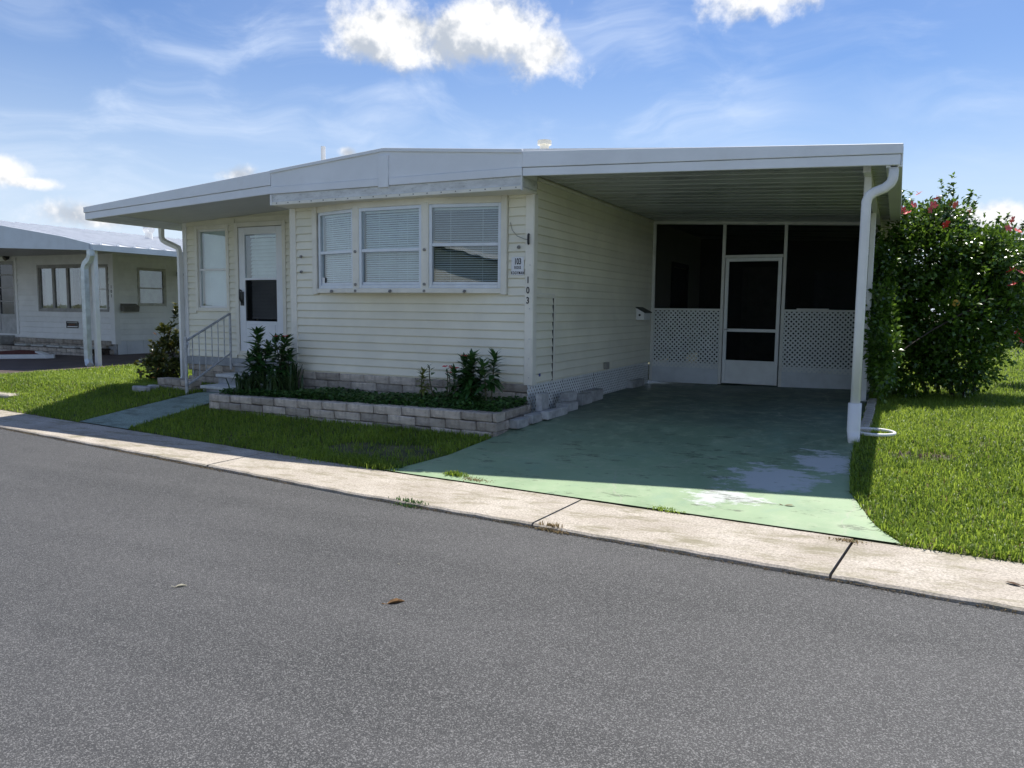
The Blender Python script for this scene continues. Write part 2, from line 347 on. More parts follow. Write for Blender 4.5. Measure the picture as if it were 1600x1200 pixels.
def green_paint(name, worn):
    """green floor paint on concrete, worn through to pale concrete in patches"""
    m = bpy.data.materials.new(name); m.use_nodes = True; t = NT(m.node_tree)
    oc = t.n('ShaderNodeTexCoord').outputs['Object']
    n = t.noise(oc, 1.1, 6, .6)
    c = t.mix(t.ramp(n, .3, .72), rgb(.205, .305, .175), rgb(.285, .395, .235))
    if worn:   # sun-bleached towards the street; carport shade is painted in as darker green with depth
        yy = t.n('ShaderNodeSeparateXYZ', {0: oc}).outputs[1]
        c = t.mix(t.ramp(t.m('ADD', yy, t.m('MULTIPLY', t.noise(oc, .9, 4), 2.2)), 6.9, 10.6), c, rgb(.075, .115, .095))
    c = t.mix(t.m('MULTIPLY', t.ramp(t.noise(oc, 5, 8, .75), .45, .72), .5), c, rgb(.37, .43, .29))
    c = t.mix(t.m('MULTIPLY', t.ramp(t.noise(oc, 2.3, 8, .75), .5, .7), .4), c, rgb(.18, .30, .22))
    if worn:
        sp = t.n('ShaderNodeSeparateXYZ', {0: oc})
        def patch(x, y, rx, ry):
            a = t.m('DIVIDE', t.m('SUBTRACT', sp.outputs[0], x), rx); b = t.m('DIVIDE', t.m('SUBTRACT', sp.outputs[1], y), ry)
            return t.m('SUBTRACT', 1.0, t.m('SQRT', t.m('ADD', t.m('MULTIPLY', a, a), t.m('MULTIPLY', b, b))))
        k = t.m('MAXIMUM', patch(-.85, 6.45, .62, .62), t.m('MAXIMUM', patch(-1.1, 5.9, .5, .35), patch(-.5, 7.0, .5, .6)))
        k = t.m('MAXIMUM', k, t.m('MULTIPLY', patch(-2.6, 9.5, 2.4, 2.2), .25))
        nn = t.noise(t.n('ShaderNodeMapping', {'Vector': oc, 'Scale': (.8, 1.5, 1)}).outputs[0], 4.2, 10, .76)
        wm = t.ramp(t.m('ADD', t.m('MULTIPLY', k, .40), nn), .665, .755)
        c = t.mix(t.m('MULTIPLY', wm, .85), c, rgb(.50, .52, .52))
        dk = t.m('MULTIPLY', t.ramp(t.noise(t.n('ShaderNodeMapping', {'Vector': oc, 'Scale': (1, 3.2, 1), 'Rotation': (0, 0, R(25))}).outputs[0], 2.8, 9, .78), .56, .64), .75)
        c = t.mix(dk, c, rgb(.055, .07, .045))
        cr = t.n('ShaderNodeTexVoronoi', {'Vector': t.n('ShaderNodeVectorMath', {0: oc, 1: t.n('ShaderNodeVectorMath', {0: t.noise(oc, 4, 4, .6, 1), 1: (.25, .25, 0)}, operation='MULTIPLY').outputs[0]}, operation='ADD').outputs[0], 'Scale': .38}, feature='DISTANCE_TO_EDGE').outputs['Distance']
        c = t.mix(t.ramp(cr, 0, .004, .5, 0), c, rgb(.34, .36, .28))
    p = t.n('ShaderNodeBsdfPrincipled', {'Base Color': c, 'Roughness': t.ramp(n, .2, .8, .42, .6), 'Specular IOR Level': .4})
    t.set(p.inputs['Normal'], t.n('ShaderNodeBump', {'Strength': .25, 'Distance': .005, 'Height': t.noise(oc, 45, 5, .65)}))
    t.t.links.new(p.outputs[0], t.n('ShaderNodeOutputMaterial').inputs[0]); return m
ASPH = asphalt()
KERB = concrete('kerb concrete', (.57, .52, .45), (.44, .39, .33), (.22, .20, .13))
TURF = mat('turf soil', (.10, .10, .045), .95, .35, 5, col2=(.05, .06, .025), bump=.6, bscale=50)

def rows_y(y0f, ys): return [(-45, 30, y0f)]+[(-45, 30, (lambda v: (lambda x: max(v, ki(x)+.05)))(y)) for y in ys]
far = Geo(); far.add([(-900, -900, -.75), (900, -900, -.75), (900, 1400, -.75), (-900, 1400, -.75)], [(0, 1, 2, 3)])
tag(mk('ground', far, TURF, fix=False), kind='structure')
tag(sheet('lawn', [(-45, 30, lambda x: ki(x)-.05)]+[(-45, 30, (lambda v: (lambda x: max(ki(x)+.05+.05*v, v)))(y)) for y in (5.6, 6, 6.5, 7, 7.5, 8, 9, 11, 15, 20, 30, 45, 70, 120)], TURF, -.012, sub=75), kind='structure')
tag(sheet('road', [(-45, 30, lambda x: -3.2-.13*x), (-45, 30, lambda x: 0-.13*x), (-45, 30, lambda x: 2.5-.13*x), (-45, 30, lambda x: ko(x)-.012)], ASPH, 0, sub=75), kind='structure')
# verge across the road (behind the camera, shows in the window glass)
tag(sheet('far_verge', [(-45, 30, lambda x: -30-.13*x), (-45, 30, lambda x: -3.25-.13*x)], mat('verge grass', (.07, .12, .03), .9, .3, 4), .0, sub=40), kind='structure')
# kerb strip: separate slabs with joints, slightly uneven
kerb = sheet('kerb', [(-45, 30, lambda x: ko(x)-.004), (-45, 30, lambda x: ki(x)-.03)], mat('kerb bedding', (.045, .04, .035), .95, .3, 30), -.035, sub=75)
tag(kerb, kind='structure')
joints = [-24.6, -21.0, -17.2, -13.5, -9.75, -6.0, -2.245, -1.36, -.26, 1.75, 3.7, 5.8, 9.5, 13.2]
for i in range(len(joints)-1):
    a, b = [q+sg*(.0025 if q == -1.36 else .008) for q, sg in ((joints[i], 1), (joints[i+1], -1))]; g = Geo(); n = max(2, int((b-a)/.12)); dz = random.uniform(-.004, .004)
    xs = [a+(b-a)*k/n for k in range(n+1)]; rr = random.Random(i)
    e0 = [rr.uniform(-.012, .010) for _ in xs]
    ring = []
    for k, x in enumerate(xs):
        # joints run square to the kerb
        sk = lambda y: x+.12*(y-ko(x))
        y0, y1 = ko(x)+.012+e0[k], ki(x)-.004+.5*e0[-k-1]
        z0, z1 = gz(x, ko(x)+.01)+dz, gz(x, ki(x)-.01)+dz
        ring.append([(sk(y0), y0, z0-.12), (sk(y0-.004), y0-.004, z0-.012), (sk(y0+.012), y0+.012, z0), (sk(y1-.01), y1-.01, z1), (sk(y1), y1, z1-.008), (sk(y1), y1, z1-.12)])
    vs = [p for r in ring for p in r]; fs = [(k*6+j, k*6+j+1, (k+1)*6+j+1, (k+1)*6+j) for k in range(n) for j in range(5)]+[tuple(range(6)), tuple(range(n*6, n*6+6))]
    g.add(vs, fs); mk('slab', g, KERB, kerb)
# driveway and walk, green painted concrete
DRV_L = lambda y: float(np.interp(y, [5.85, 6.05, 6.42, 7.09, 8.0], [-4.22, -4.08, -3.89, -3.75, -3.80]))
DRV_R = lambda y: float(np.interp(y, [5.30, 5.6, 6.26, 7.2, 7.8, 13], [.10, -.06, -.25, -.29, -.29, -.29]))
nrow = [(-4.28, .10, lambda x: ki(x)+.004)]
def drow(f):
    def y_of(u):  # rows fan from the skewed kerb edge to square-on at the house
        return u
    return f
g = Geo(); NX, rowsd = 24, []
for j in range(25):
    t = j/24; row = []
    for i in range(NX+1):
        s = i/NX; yk = ki(-4.25+4.35*s)+.006; y = yk+(8.1-yk)*t
        x = DRV_L(max(5.85, y))*(1-s)+DRV_R(y)*s
        if j == 0: x = -4.25+4.35*s; y = ki(x)+.006
        row.append((x, y, gz(x, y)+.006))
    rowsd.append(row)
rowsd.append([(-3.95+(3.66)*i/NX, 8.6, gz(-3.95+3.66*i/NX, 8.6)+.006) for i in range(NX+1)])
rowsd.append([(-3.95+(3.66)*i/NX, 16.6, gz(-3.95+3.66*i/NX, 16.6)+.006) for i in range(NX+1)])
w = NX+1; g.add([p for r in rowsd for p in r], [(j*w+i, j*w+i+1, (j+1)*w+i+1, (j+1)*w+i) for j in range(len(rowsd)-1) for i in range(NX)])
tag(mk('driveway', g, green_paint('worn green drive paint with shade', True), fix=False), kind='structure')
g = Geo(); rows = []
for j in range(9):
    t = j/8; L = (-9.72+.62*t, ki(-9.72)+.006+(8.25-ki(-9.72))*t); Rr = (-8.56+.14*t, ki(-8.56)+.006+(8.25-ki(-8.56))*t)
    rows.append([(L[0]+(Rr[0]-L[0])*i/6, L[1]+(Rr[1]-L[1])*i/6, gz(L[0]+(Rr[0]-L[0])*i/6, L[1]+(Rr[1]-L[1])*i/6)+.008) for i in range(7)])
g.add([p for r in rows for p in r], [(j*7+i, j*7+i+1, (j+1)*7+i+1, (j+1)*7+i) for j in range(8) for i in range(6)])
tag(mk('walkway', g, concrete('pale green walk concrete', (.32, .40, .34), (.25, .32, .27), (.12, .14, .11)), fix=False), kind='structure')

# ------------------------------------------------------------------ walls made of single siding boards
def frontf(Y): return lambda u, o, z: (u, Y-o, z)          # wall facing the street, u runs along x
def sidef(X): return lambda u, o, z: (X+o, u, z)           # wall facing right, u runs along y
def wall(name, fn, u0, u1, z0, z1, holes, parent, mt, thick=.09):
    us = sorted({u0, u1}|{h[0] for h in holes}|{h[1] for h in holes}); g = Geo()
    for a, b in zip(us[:-1], us[1:]):
        spans = [(z0, z1)]
        for h in holes:
            if h[0] < b-1e-6 and h[1] > a+1e-6:
                ns = []
                for s, e in spans:
                    if h[2] > s: ns.append((s, min(e, h[2])))
                    if h[3] < e: ns.append((max(s, h[3]), e))
                spans = [q for q in ns if q[1]-q[0] > 1e-4]
        for s, e in spans:
            g.hexa([fn(a, 0, s), fn(b, 0, s), fn(b, -thick, s), fn(a, -thick, s), fn(a, 0, e), fn(b, 0, e), fn(b, -thick, e), fn(a, -thick, e)])
    return mk(name, g, mt, parent)
def siding(w, fn, u0, u1, z0, z1, holes, mt, ex=.1016, rowoff=0.0, top=None):
    z = z0+rowoff; k = 0; cache = {}
    while z < z1-.012:
        e = min(ex, z1-z); zm = z+e*.5
        segs = [(u0, u1)]
        for h in holes:
            if h[2] < z+e*.75 and h[3] > z+e*.25:
                ns = []
                for s, q in segs:
                    if h[0] > s: ns.append((s, min(q, h[0])))
                    if h[1] < q: ns.append((max(s, h[1]), q))
                segs = [q for q in ns if q[1]-q[0] > .012]
        for s, q in segs:
            g = Geo(); prof = [(.001, .010*ex/.1), (.022, .010*ex/.1), (.023, .017*ex/.1), (.008, e), (.001, e)]
            jz = random.uniform(-.0012, .0012)
            tops = (lambda u: e) if top is None else (lambda u: min(e, top(u)-z))
            n = len(prof); vs = []
            for u in (s, q): vs += [fn(u, o, z+jz+min(zz, max(.02, tops(u)))) for o, zz in prof]
            g.add(vs, [tuple(range(n)), tuple(range(n, 2*n))[::-1]]+[(i, (i+1) % n, n+(i+1) % n, n+i) for i in range(n)])
            mk('siding_board', g, mt, w)
        z += e; k += 1
def bar(fn, u0, u1, o0, o1, z0, z1, g):
    return g.hexa([fn(u0, o1, z0), fn(u1, o1, z0), fn(u1, o0, z0), fn(u0, o0, z0), fn(u0, o1, z1), fn(u1, o1, z1), fn(u1, o0, z1), fn(u0, o0, z1)])
def frame(fn, u0, u1, z0, z1, w, o0, o1, g, rails=()):
    bar(fn, u0, u0+w, o0, o1, z0, z1, g); bar(fn, u1-w, u1, o0, o1, z0, z1, g)
    bar(fn, u0+w, u1-w, o0, o1-.002, z0, z0+w, g); bar(fn, u0+w, u1-w, o0, o1-.002, z1-w, z1, g)
    for z, h in rails: bar(fn, u0+w, u1-w, o0, o1-.004, z-h/2, z+h/2, g)
    return g
def pane(fn, u0, u1, z0, z1, o, parent, mt=None, name='pane'):
    g = Geo(); bar(fn, u0, u1, o-.003, o, z0, z1, g); return mk(name, g, mt or GLASS, parent)
def blind(fn, u0, u1, z0, z1, o, tiltdeg, parent, pitch=.027, wd=.029, mt=None):
    g = Geo(); t = R(tiltdeg); z = z0+.02; c, s = math.cos(t)*wd/2, math.sin(t)*wd/2; k = 0; rr = random.Random(int(u0*100))
    while z < z1-.02:
        j = rr.uniform(-.0015, .0015)
        g.add([fn(u0, o+c, z-s+j), fn(u1, o+c, z-s-j), fn(u1, o, z+.003-j), fn(u0, o, z+.003+j), fn(u1, o-c, z+s-j), fn(u0, o-c, z+s+j)], [(0, 1, 2, 3), (3, 2, 4, 5)])
        z += pitch
    bar(fn, u0, u1, o-.02, o+.02, z1-.02, z1+.01, g); bar(fn, u0, u1, o-.012, o+.012, z0-.003, z0+.012, g)
    n = max(2, int((u1-u0)/.45))
    for i in range(n): u = u0+(u1-u0)*(i+.5)/n; bar(fn, u-.0015, u+.0015, o+.013, o+.015, z0, z1, g)
    return mk('blind', g, mt or SLAT, parent, fix=False)

# ------------------------------------------------------------------ the home
XL, XR, YF, YD, YB = -7.37, -3.79, 8.108, 9.20, 12.90   # front block left/right, front wall, entry wall, screen wall
YR, ZS, YEND = 7.74, .625, 19.5                          # roof edge, underside of siding, rear end
home = thing('mobile_home', (-5.58, 8.1, .25), 'cream sided single storey mobile home with white roof edge and open carport on its right', 'house')
def ztop(x): return float(np.interp(x, [-11.13, -5.58, -.03], [2.950, 3.379, 2.975]))
ZC = lambda x: float(np.interp(x, [-11.13, -7.37, -3.79, -.03], [2.83, 3.02, 3.01, 2.845]))   # soffit and carport ceiling

# front block wall with bow window opening
WZ0, WZ1 = 1.735, 2.725
win_hole = (-6.93, -4.15, 1.69, 2.80)
fm = frontf(YF)
w1 = wall('wall', fm, XL, XR, ZS-.02, 3.0, [win_hole], home, SIDING)
siding(w1, fm, XL+.075, XR-.075, ZS, 2.98, [(-6.99, -4.09, 1.66, 2.99)], SIDING)
g = Geo(); bar(fm, XL-.005, XL+.078, -.02, .03, ZS-.01, 2.80, g); bar(fm, XL-.03, XL-.005, -1.05, .03, ZS-.01, 2.80, g); mk('corner_board', g, TRIM, home, bevel=.004)
g = Geo(); bar(fm, XR-.078, XR+.02, -.02, .03, ZS-.015, 2.80, g); bar(sidef(XR), YF-.028, YF+.075, .02, .032, ZS-.015, 2.80, g); mk('corner_board', g, TRIM, home, bevel=.004)
g = Geo()
for zz in (.7, .92, 1.15, 1.5, 2.0): g.tube([(XR-.012, YF-.028, zz), (XR-.012, YF-.036, zz)], .006, 6)
mk('screw', g, GALV, home)
# bow window: three sashes, the outer two turned back to the wall
PB = [(-6.95, 8.10), (-6.14, 7.90), (-5.11, 7.90), (-4.13, 8.10)]
def seg(A, B):
    A, B = Vector(A), Vector(B); d = (B-A).normalized(); n = Vector((d.y, -d.x)); n = n if n.y < 0 else -n
    return (lambda u, o, z: (A.x+d.x*u+n.x*o, A.y+d.y*u+n.y*o, z)), (B-A).length
for i, (tl, rail) in enumerate(((48, 2.20), (46, 2.20), (20, 2.25))):
    f2, L = seg(PB[i], PB[i+1]); m0, m1 = (.05, .045) if i == 0 else ((.045, .045) if i == 1 else (.045, .05))
    g = Geo(); frame(f2, m0, L-m1, WZ0, WZ1, .042, -.05, .012, g, [(rail, .04)])
    bar(f2, m0+.042, L-m1-.042, -.03, -.004, WZ0+.042, WZ0+.075, g)
    wn = mk('window', g, mat('window aluminium', (.66, .70, .75), .35, .05, 6, metal=.3), home, bevel=.003)
    pane(f2, m0+.042, L-m1-.042, rail+.015, WZ1-.04, -.012, wn); pane(f2, m0+.042, L-m1-.042, WZ0+.04, rail-.015, -.026, wn)
    blind(f2, m0+.05, L-m1-.05, WZ0+.05, WZ1-.04, -.085, tl, wn)
for i in (1, 2):
    x, y = PB[i]; mk('mullion', Geo().box(x-.05, x+.05, y-.022, y+.03, WZ0-.01, WZ1+.02), TRIM, home, bevel=.006)
for x in (PB[0][0], PB[3][0]): mk('window_casing', Geo().box(x-.045, x+.03, 8.055, 8.115, 1.66, 2.84), TRIM, home, bevel=.006)
hd = [(-6.99, 8.115), (-6.975, 8.075), (-6.15, 7.870), (-5.10, 7.870), (-4.105, 8.075), (-4.09, 8.115)]
zf = lambda p, q, t: (p, q, t)
mk('window_sill', Geo().prism(hd, zf, 1.675, WZ0), TRIM, home, bevel=.005)
mk('window_head', Geo().prism([(p, q+.012) for p, q in hd], zf, WZ1, 2.84), TRIM, home, bevel=.005)
g = Geo()
for x, y in ((-6.14, 7.875), (-5.11, 7.875)):
    for zz in (2.19, 1.78, 1.70): g.tube([(x, y+.01, zz), (x, y-.012, zz)], .018, 8)
for x, y, zz in ((-7.20, 8.085, 2.165), (-7.20, 8.085, 1.96), (-3.95, 8.085, 2.21), (-6.6, 7.975, 1.70), (-5.6, 7.865, 1.70), (-4.6, 7.965, 1.70)): g.tube([(x, y, zz), (x, y-.014, zz), (x, y-.02, zz-.015)], .018, 8)
mk('shutter_bracket', g, mat('old grey brackets', (.30, .29, .27), .5, .2, 30, metal=.4), home)
# dark room behind the windows
g = Geo(); g.box(-7.3, -3.9, 10.4, 10.45, .6, 2.99); g.box(-7.3, -7.25, 8.2, 10.4, .6, 2.99); g.box(-3.93, -3.89, 8.2, 10.4, .6, 2.99); g.box(-7.3, -3.9, 8.2, 10.4, .58, .62)
mk('room_lining', g, ROOM, home)
# security decal low in the left sash
f2, L = seg(PB[0], PB[1]); g = Geo(); bar(f2, .10, .155, -.010, -.009, 1.79, 1.88, g); mk('decal', g, WHITE, home)

# skirt of pale blocks under the front block
VAR = [mesh('block', chamfer_block(.395, .19, .096, 40+i, .010, .007), BLOCK) for i in range(6)]
HALF = [mesh('block', chamfer_block(.19, .19, .096, 60+i, .010, .007), BLOCK) for i in range(3)]
CORN = [mesh('block', chamfer_block(.29, .19, .096, 70+i, .010, .007), BLOCK) for i in range(3)]
g = Geo(); g.box(XL+.03, XR-.03, YF+.02, YF+.10, .0, ZS-.02); skirt = mk('foundation_skirt', g, CEMENT, home)
for c in range(4):
    z = ZS-.105-c*.102; x = XL-.01+(0 if c % 2 else -.0)+(.2 if c % 2 else .0)
    if c % 2: put('block', HALF[c % 3], skirt, (XL+.09, YF+.06, z))
    while x+.40 <= XR+.02:
        put('block', random.choice(VAR), skirt, (x+.2, YF+.06+random.uniform(-.004, .004), z)); x += .402
    if XR-x > .12: o = put('block', HALF[c % 3], skirt, (x+(XR-x)/2, YF+.06, z)); o.scale.x = (XR-x-.006)/.19

# roof: gable sheet over everything, fascia boards along the front, ribbed pans above
g = Geo(); top = [(-11.13, 2.945), (-5.58, 3.372), (-.03, 2.968)]
prof = top+[(-.03, 2.915), (-5.58, 3.32), (-11.13, 2.89)]
g.prism(prof, lambda p, q, t: (p, t, q), YR+.012, YEND)
roof = mk('roof', g, mat('white roof coating', (.78, .78, .77), .5, .05, 1.5, dirt=((.5, .5, .47), .4, 2)), home)
def fascia(name, pts, y0, y1, mt=FASC, bev=.004):
    g = Geo(); g.prism(pts, lambda p, q, t: (p, t, q), y0, y1); return mk(name, g, mt, home, bevel=bev)
# carport side
fascia('fascia', [(-3.742, 3.208), (-3.742, 3.035), (-.03, 2.895), (-.03, 2.982)][::1], YR-.030, YR+.012)
fascia('fascia', [(-3.742, 3.030), (-3.742, 2.943), (-.045, 2.800), (-.045, 2.892)], YR-.018, YR+.012)
# entry side
fascia('fascia', [(-11.13, 2.957), (-11.13, 2.872), (-7.372, 3.06), (-7.372, 3.244)], YR-.030, YR+.012)
fascia('fascia', [(-11.115, 2.868), (-11.115, 2.770), (-7.372, 2.951), (-7.372, 3.056)], YR-.018, YR+.012)
# gable
fascia('gable_panel', [(-7.368, 3.212), (-7.368, 3.034), (-3.746, 3.034), (-3.746, 3.192), (-5.58, 3.352)], YR-.022, YR+.012)
fascia('gable_cap', [(-7.368, 3.246), (-7.368, 3.206), (-5.58, 3.346), (-3.746, 3.186), (-3.746, 3.228), (-5.58, 3.388)], YR-.040, YR+.10)
fascia('gable_band', [(-7.368, 3.032), (-7.368, 2.945), (-5.655, 2.945), (-5.655, 3.032)], YR-.034, YR+.012)
fascia('gable_band', [(-5.505, 3.032), (-5.505, 2.945), (-3.746, 2.945), (-3.746, 3.032)], YR-.034, YR+.012)
fascia('gable_plate', [(-5.65, 3.30), (-5.65, 2.925), (-5.51, 2.925), (-5.51, 3.30)], YR-.044, YR-.0)
# weathered box above the window
g = Geo(); g.box(XL, -3.752, YR-.015, YF+.02, 2.835, 2.943); mk('window_hood', g, WORN, home, bevel=.004)
g = Geo(); g.box(XL-.006, -3.748, YR-.028, YR+.02, 2.800, 2.842); g.box(XL-.006, -3.748, YR+.02, YF+.01, 2.800, 2.830)
hood = mk('hood_lip', g, TRIM, home, bevel=.004)
g = Geo(); g.box(-3.757, -3.744, YR-.03, YR+.01, 2.79, 2.945); g.box(XL-.012, XL+.02, YR-.034, YR+.01, 2.80, 2.935); mk('hood_end', g, WHITE, home, bevel=.003)
g = Geo()
for i in range(19): x = XL+.1+i*.192; g.tube([(x, YR-.026, 2.824), (x, YR-.033, 2.824)], .007, 6)
mk('screw', g, mat('dark screw', (.12, .12, .12), .5), home)
# filler from hood up to the roof behind the fascia
g = Geo(); g.box(XL, -3.752, YR+.012, YF+.02, 2.944, 3.12); mk('soffit_filler', g, WHITE, home)
# vent pipe and small far pipe
g = Geo(); g.tube([(-3.88, 8.6, 3.15), (-3.88, 8.6, 3.45)], .055, 12); g.tube([(-3.88, 8.6, 3.45), (-3.88, 8.6, 3.50)], .085, 12); mk('vent_pipe', g, TRIM, home, smooth=False)
pv = atY(505, 229, 12.0); g = Geo(); g.tube([(pv[0], 12.0, 3.0), (pv[0], 12.0, pv[2])], .045, 10); mk('vent_pipe', g, WHITE, home)

# right-hand wall of the home, along the carport
fs = sidef(XR)
w2 = wall('wall', fs, YF+.0, YEND, ZS-.02, 3.06, [], home, SIDING)
siding(w2, fs, YF+.078, YB+.02, ZS, 2.995, [], SIDING)
g = Geo(); bar(fs, YF+.08, YB, .0, .03, 2.965, 2.995, g); mk('ceiling_trim', g, TRIM, home)
# utility hatch on the side wall
g = Geo(); bar(fs, 8.19, 8.72, .016, .026, 1.66, 1.685, g); bar(fs, 8.19, 8.74, .016, .03, 1.635, 1.65, g); bar(fs, 8.695, 8.725, .014, .034, ZS, 1.64, g); mk('utility_hatch', g, TRIM, home)
g = Geo(); bar(fs, 8.688, 8.694, .012, .0255, ZS+.0, 1.63, g); mk('hatch_gap', g, BLACK, home)
g = Geo(); bar(fs, 8.30, 8.345, .018, .020, .70, .76, g); mk('sticker', g, mat('blue sticker', (.10, .14, .38), .4), home)
g = Geo(); bar(fs, 10.55, 10.66, .018, .075, .64, .74, g); mk('outlet_box', g, mat('outlet grey', (.34, .33, .30), .5), home, bevel=.006)
# white diagonal lattice
def lattice(name, fn, u0, u1, z0, z1, o, parent, period=.075, sw=.027):
    g = Geo(); d = period/math.sqrt(2)
    for sgn, oo in ((1, o), (-1, o+.0035)):
        c = -3.0
        base = u0 if sgn > 0 else u0
        k0 = int(-(z1-z0)/period)-2; k1 = int((u1-u0+(z1-z0))/period)+3
        h = sw/math.sqrt(2)
        for k in range(k0, k1):
            x = u0+k*period
            if sgn > 0: q = [(x-h, z0-.1-0), (x+h, z0-.1), (x+h+(z1-z0+.2), z1+.1), (x-h+(z1-z0+.2), z1+.1)]
            else: q = [(x-h, z0-.1), (x+h, z0-.1), (x+h-(z1-z0+.2), z1+.1), (x-h-(z1-z0+.2), z1+.1)]
            q = clip(q, u0, u1, z0, z1)
            if len(q) > 2: g.prism(q, lambda p, qq, t: fn(p, t, qq), oo, oo+.0035)
    return mk(name, g, LATT, parent)
for a, b in ((8.02, 9.06), (9.07, 10.18), (10.20, 12.86)):
    lattice('lattice_panel', fs, a, b, .262, ZS-.005, .0, home)
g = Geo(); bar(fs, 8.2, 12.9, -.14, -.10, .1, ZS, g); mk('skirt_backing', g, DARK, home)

# entry wall (set back), its side wall, window, storm door
fd = frontf(YD); XE = -10.70
dh = (-9.49, -8.56, .72, 2.745); lh = (-10.40, -9.755, 1.455, 2.735)
w3 = wall('wall', fd, XE, XL-.02, ZS-.0, 3.05, [dh, lh], home, SIDING)
siding(w3, fd, XE+.06, XL-.03, ZS+.02, 2.90, [(-9.56, -8.49, .5, 2.82), (-10.46, -9.69, 1.40, 2.80)], SIDING, top=None)
g = Geo(); bar(fd, XE-.03, XE+.062, -.02, .03, ZS-.03, 2.86, g); g.box(XE-.03, XE-.004, YD+.02, YD+.09, ZS-.03, 2.86); mk('corner_board', g, WHITE, home, bevel=.004)
g = Geo(); g.box(XE, XE+.09, YD+.09, YEND, .1, 2.86); mk('wall', g, SIDING, home)
g = Geo(); bar(fd, XE+.02, XL-.03, -.02, .035, ZS-.11, ZS+.02, g); mk('base_board', g, mat('grey base board', (.34, .36, .38), .6), home)
g = Geo(); frame(fd, -10.46, -9.69, 1.40, 2.80, .062, -.03, .03, g); mk('window_casing', g, TRIM, home, bevel=.005)
g = Geo(); frame(fd, lh[0], lh[1], lh[2], lh[3], .035, -.05, -.005, g, [(2.08, .035)]); wn = mk('window', g, WHITE, home, bevel=.003)
pane(fd, lh[0]+.035, lh[1]-.035, 2.1, 2.70, -.03, wn); pane(fd, lh[0]+.035, lh[1]-.035, 1.49, 2.065, -.024, wn)
blind(fd, lh[0]+.03, lh[1]-.03, 1.49, 2.70, -.10, 72, wn, pitch=.05, wd=.058)
g = Geo(); frame(fd, -9.56, -8.49, .70, 2.815, .072, -.03, .03, g); mk('door_casing', g, TRIM, home, bevel=.005)
g = Geo()
u0, u1 = dh[0]+.01, dh[1]-.01
bar(fd, u0, u0+.125, -.03, .012, .72, 2.735, g); bar(fd, u1-.125, u1, -.03, .012, .72, 2.735, g)
bar(fd, u0+.125, u1-.125, -.03, .010, 2.62, 2.735, g); bar(fd, u0+.125, u1-.125, -.03, .010, .72, 1.255, g); bar(fd, u0+.125, u1-.125, -.03, .014, 1.905, 1.94, g)
bar(fd, u0+.16, u1-.16, .010, .018, .80, 1.20, g)
door = mk('door', g, DOORW, home, bevel=.003)
pane(fd, u0+.125, u1-.125, 1.94, 2.62, -.008, door); pane(fd, u0+.125, u1-.125, 1.255, 1.905, .0, door, SCREEN2, 'screen')
g = Geo(); bar(fd, u0+.03, u0+.095, .012, .03, 1.50, 1.72, g); g.tube([fd(u0+.062, .03, 1.73), fd(u0+.062, .07, 1.75), fd(u0+.062, .075, 1.62), fd(u0+.062, .03, 1.54)], .014, 8); mk('handle', g, BLACK, door, bevel=.003)
blind(fd, u0+.16, u1-.13, 1.30, 2.60, -.10, 62, door, pitch=.058, wd=.066)
g = Geo(); g.box(-9.7, -8.3, 9.8, 9.84, .6, 2.9); g.box(XE+.1, -9.6, 9.62, 9.66, .6, 2.9); mk('inner_lining', g, ROOM, home)
# soffit over the entry, eave gutter and its downpipe
g = Geo()
for a, b in ((YR+.015, YD+.0), ):
    g.hexa([(-11.0, a, ZC(-11.0)), (XL-.002, a, ZC(XL)), (XL-.002, b, ZC(XL)), (-11.0, b, ZC(-11.0)), (-11.0, a, ZC(-11)+.02), (XL-.002, a, ZC(XL)+.02), (XL-.002, b, ZC(XL)+.02), (-11.0, b, ZC(-11)+.02)])
mk('soffit', g, mat('soffit grey', (.60, .61, .61), .5, .05, 2), home)
g = Geo(); g.hexa([(-11.0, YD+.002, ZC(-11.0)), (XE-.035, YD+.002, ZC(XE)), (XE-.035, YEND, ZC(XE)), (-11.0, YEND, ZC(-11.0)), (-11.0, YD+.002, ZC(-11)+.02), (XE-.035, YD+.002, ZC(XE)+.02), (XE-.035, YEND, ZC(XE)+.02), (-11.0, YEND, ZC(-11)+.02)]); mk('soffit', g, MATS['soffit grey'], home)
g = Geo(); g.box(-11.125, -11.112, YR+.014, YEND, 2.765, 2.90); g.box(-11.112, -11.0, YR+.014, YEND, 2.765, 2.778); g.box(-11.013, -11.0, YR+.014, YEND, 2.778, 2.85); g.box(-10.90, -10.86, YR+.02, YEND, ZC(-10.9)-.035, ZC(-10.9)); g.box(-10.80, -10.77, YR+.02, YEND, ZC(-10.8)-.02, ZC(-10.8)); mk('gutter', g, FASC, home)
yo = float(atX(252, 358, -11.05)[1])
g = Geo(); g.tube([(-11.05, yo, 2.77), (-11.05, yo, 2.62), (-11.03, yo+.01, 2.57), (-10.99, yo+.03, 2.54), (-10.82, 9.10, 2.47), (-10.77, 9.12, 2.44), (-10.755, 9.13, 2.38), (-10.755, 9.13, .28), (-10.76, 9.08, .22), (-10.78, 8.95, .19)], .036, 12, flat=(1, 1)); mk('downpipe', g, WHITE, home)
# lower block work under the entry wall
g = Geo(); g.box(XE+.02, XL-.05, YD+.05, YD+.12, 0, ZS-.1); sk2 = mk('foundation_skirt', g, CEMENT, home)
for c in range(4):
    z = ZS-.21-c*.102; x = XE+(.2 if c % 2 else 0)
    while x+.4 <= XL: put('block', random.choice(VAR), sk2, (x+.2, YD+.08, z)); x += .402

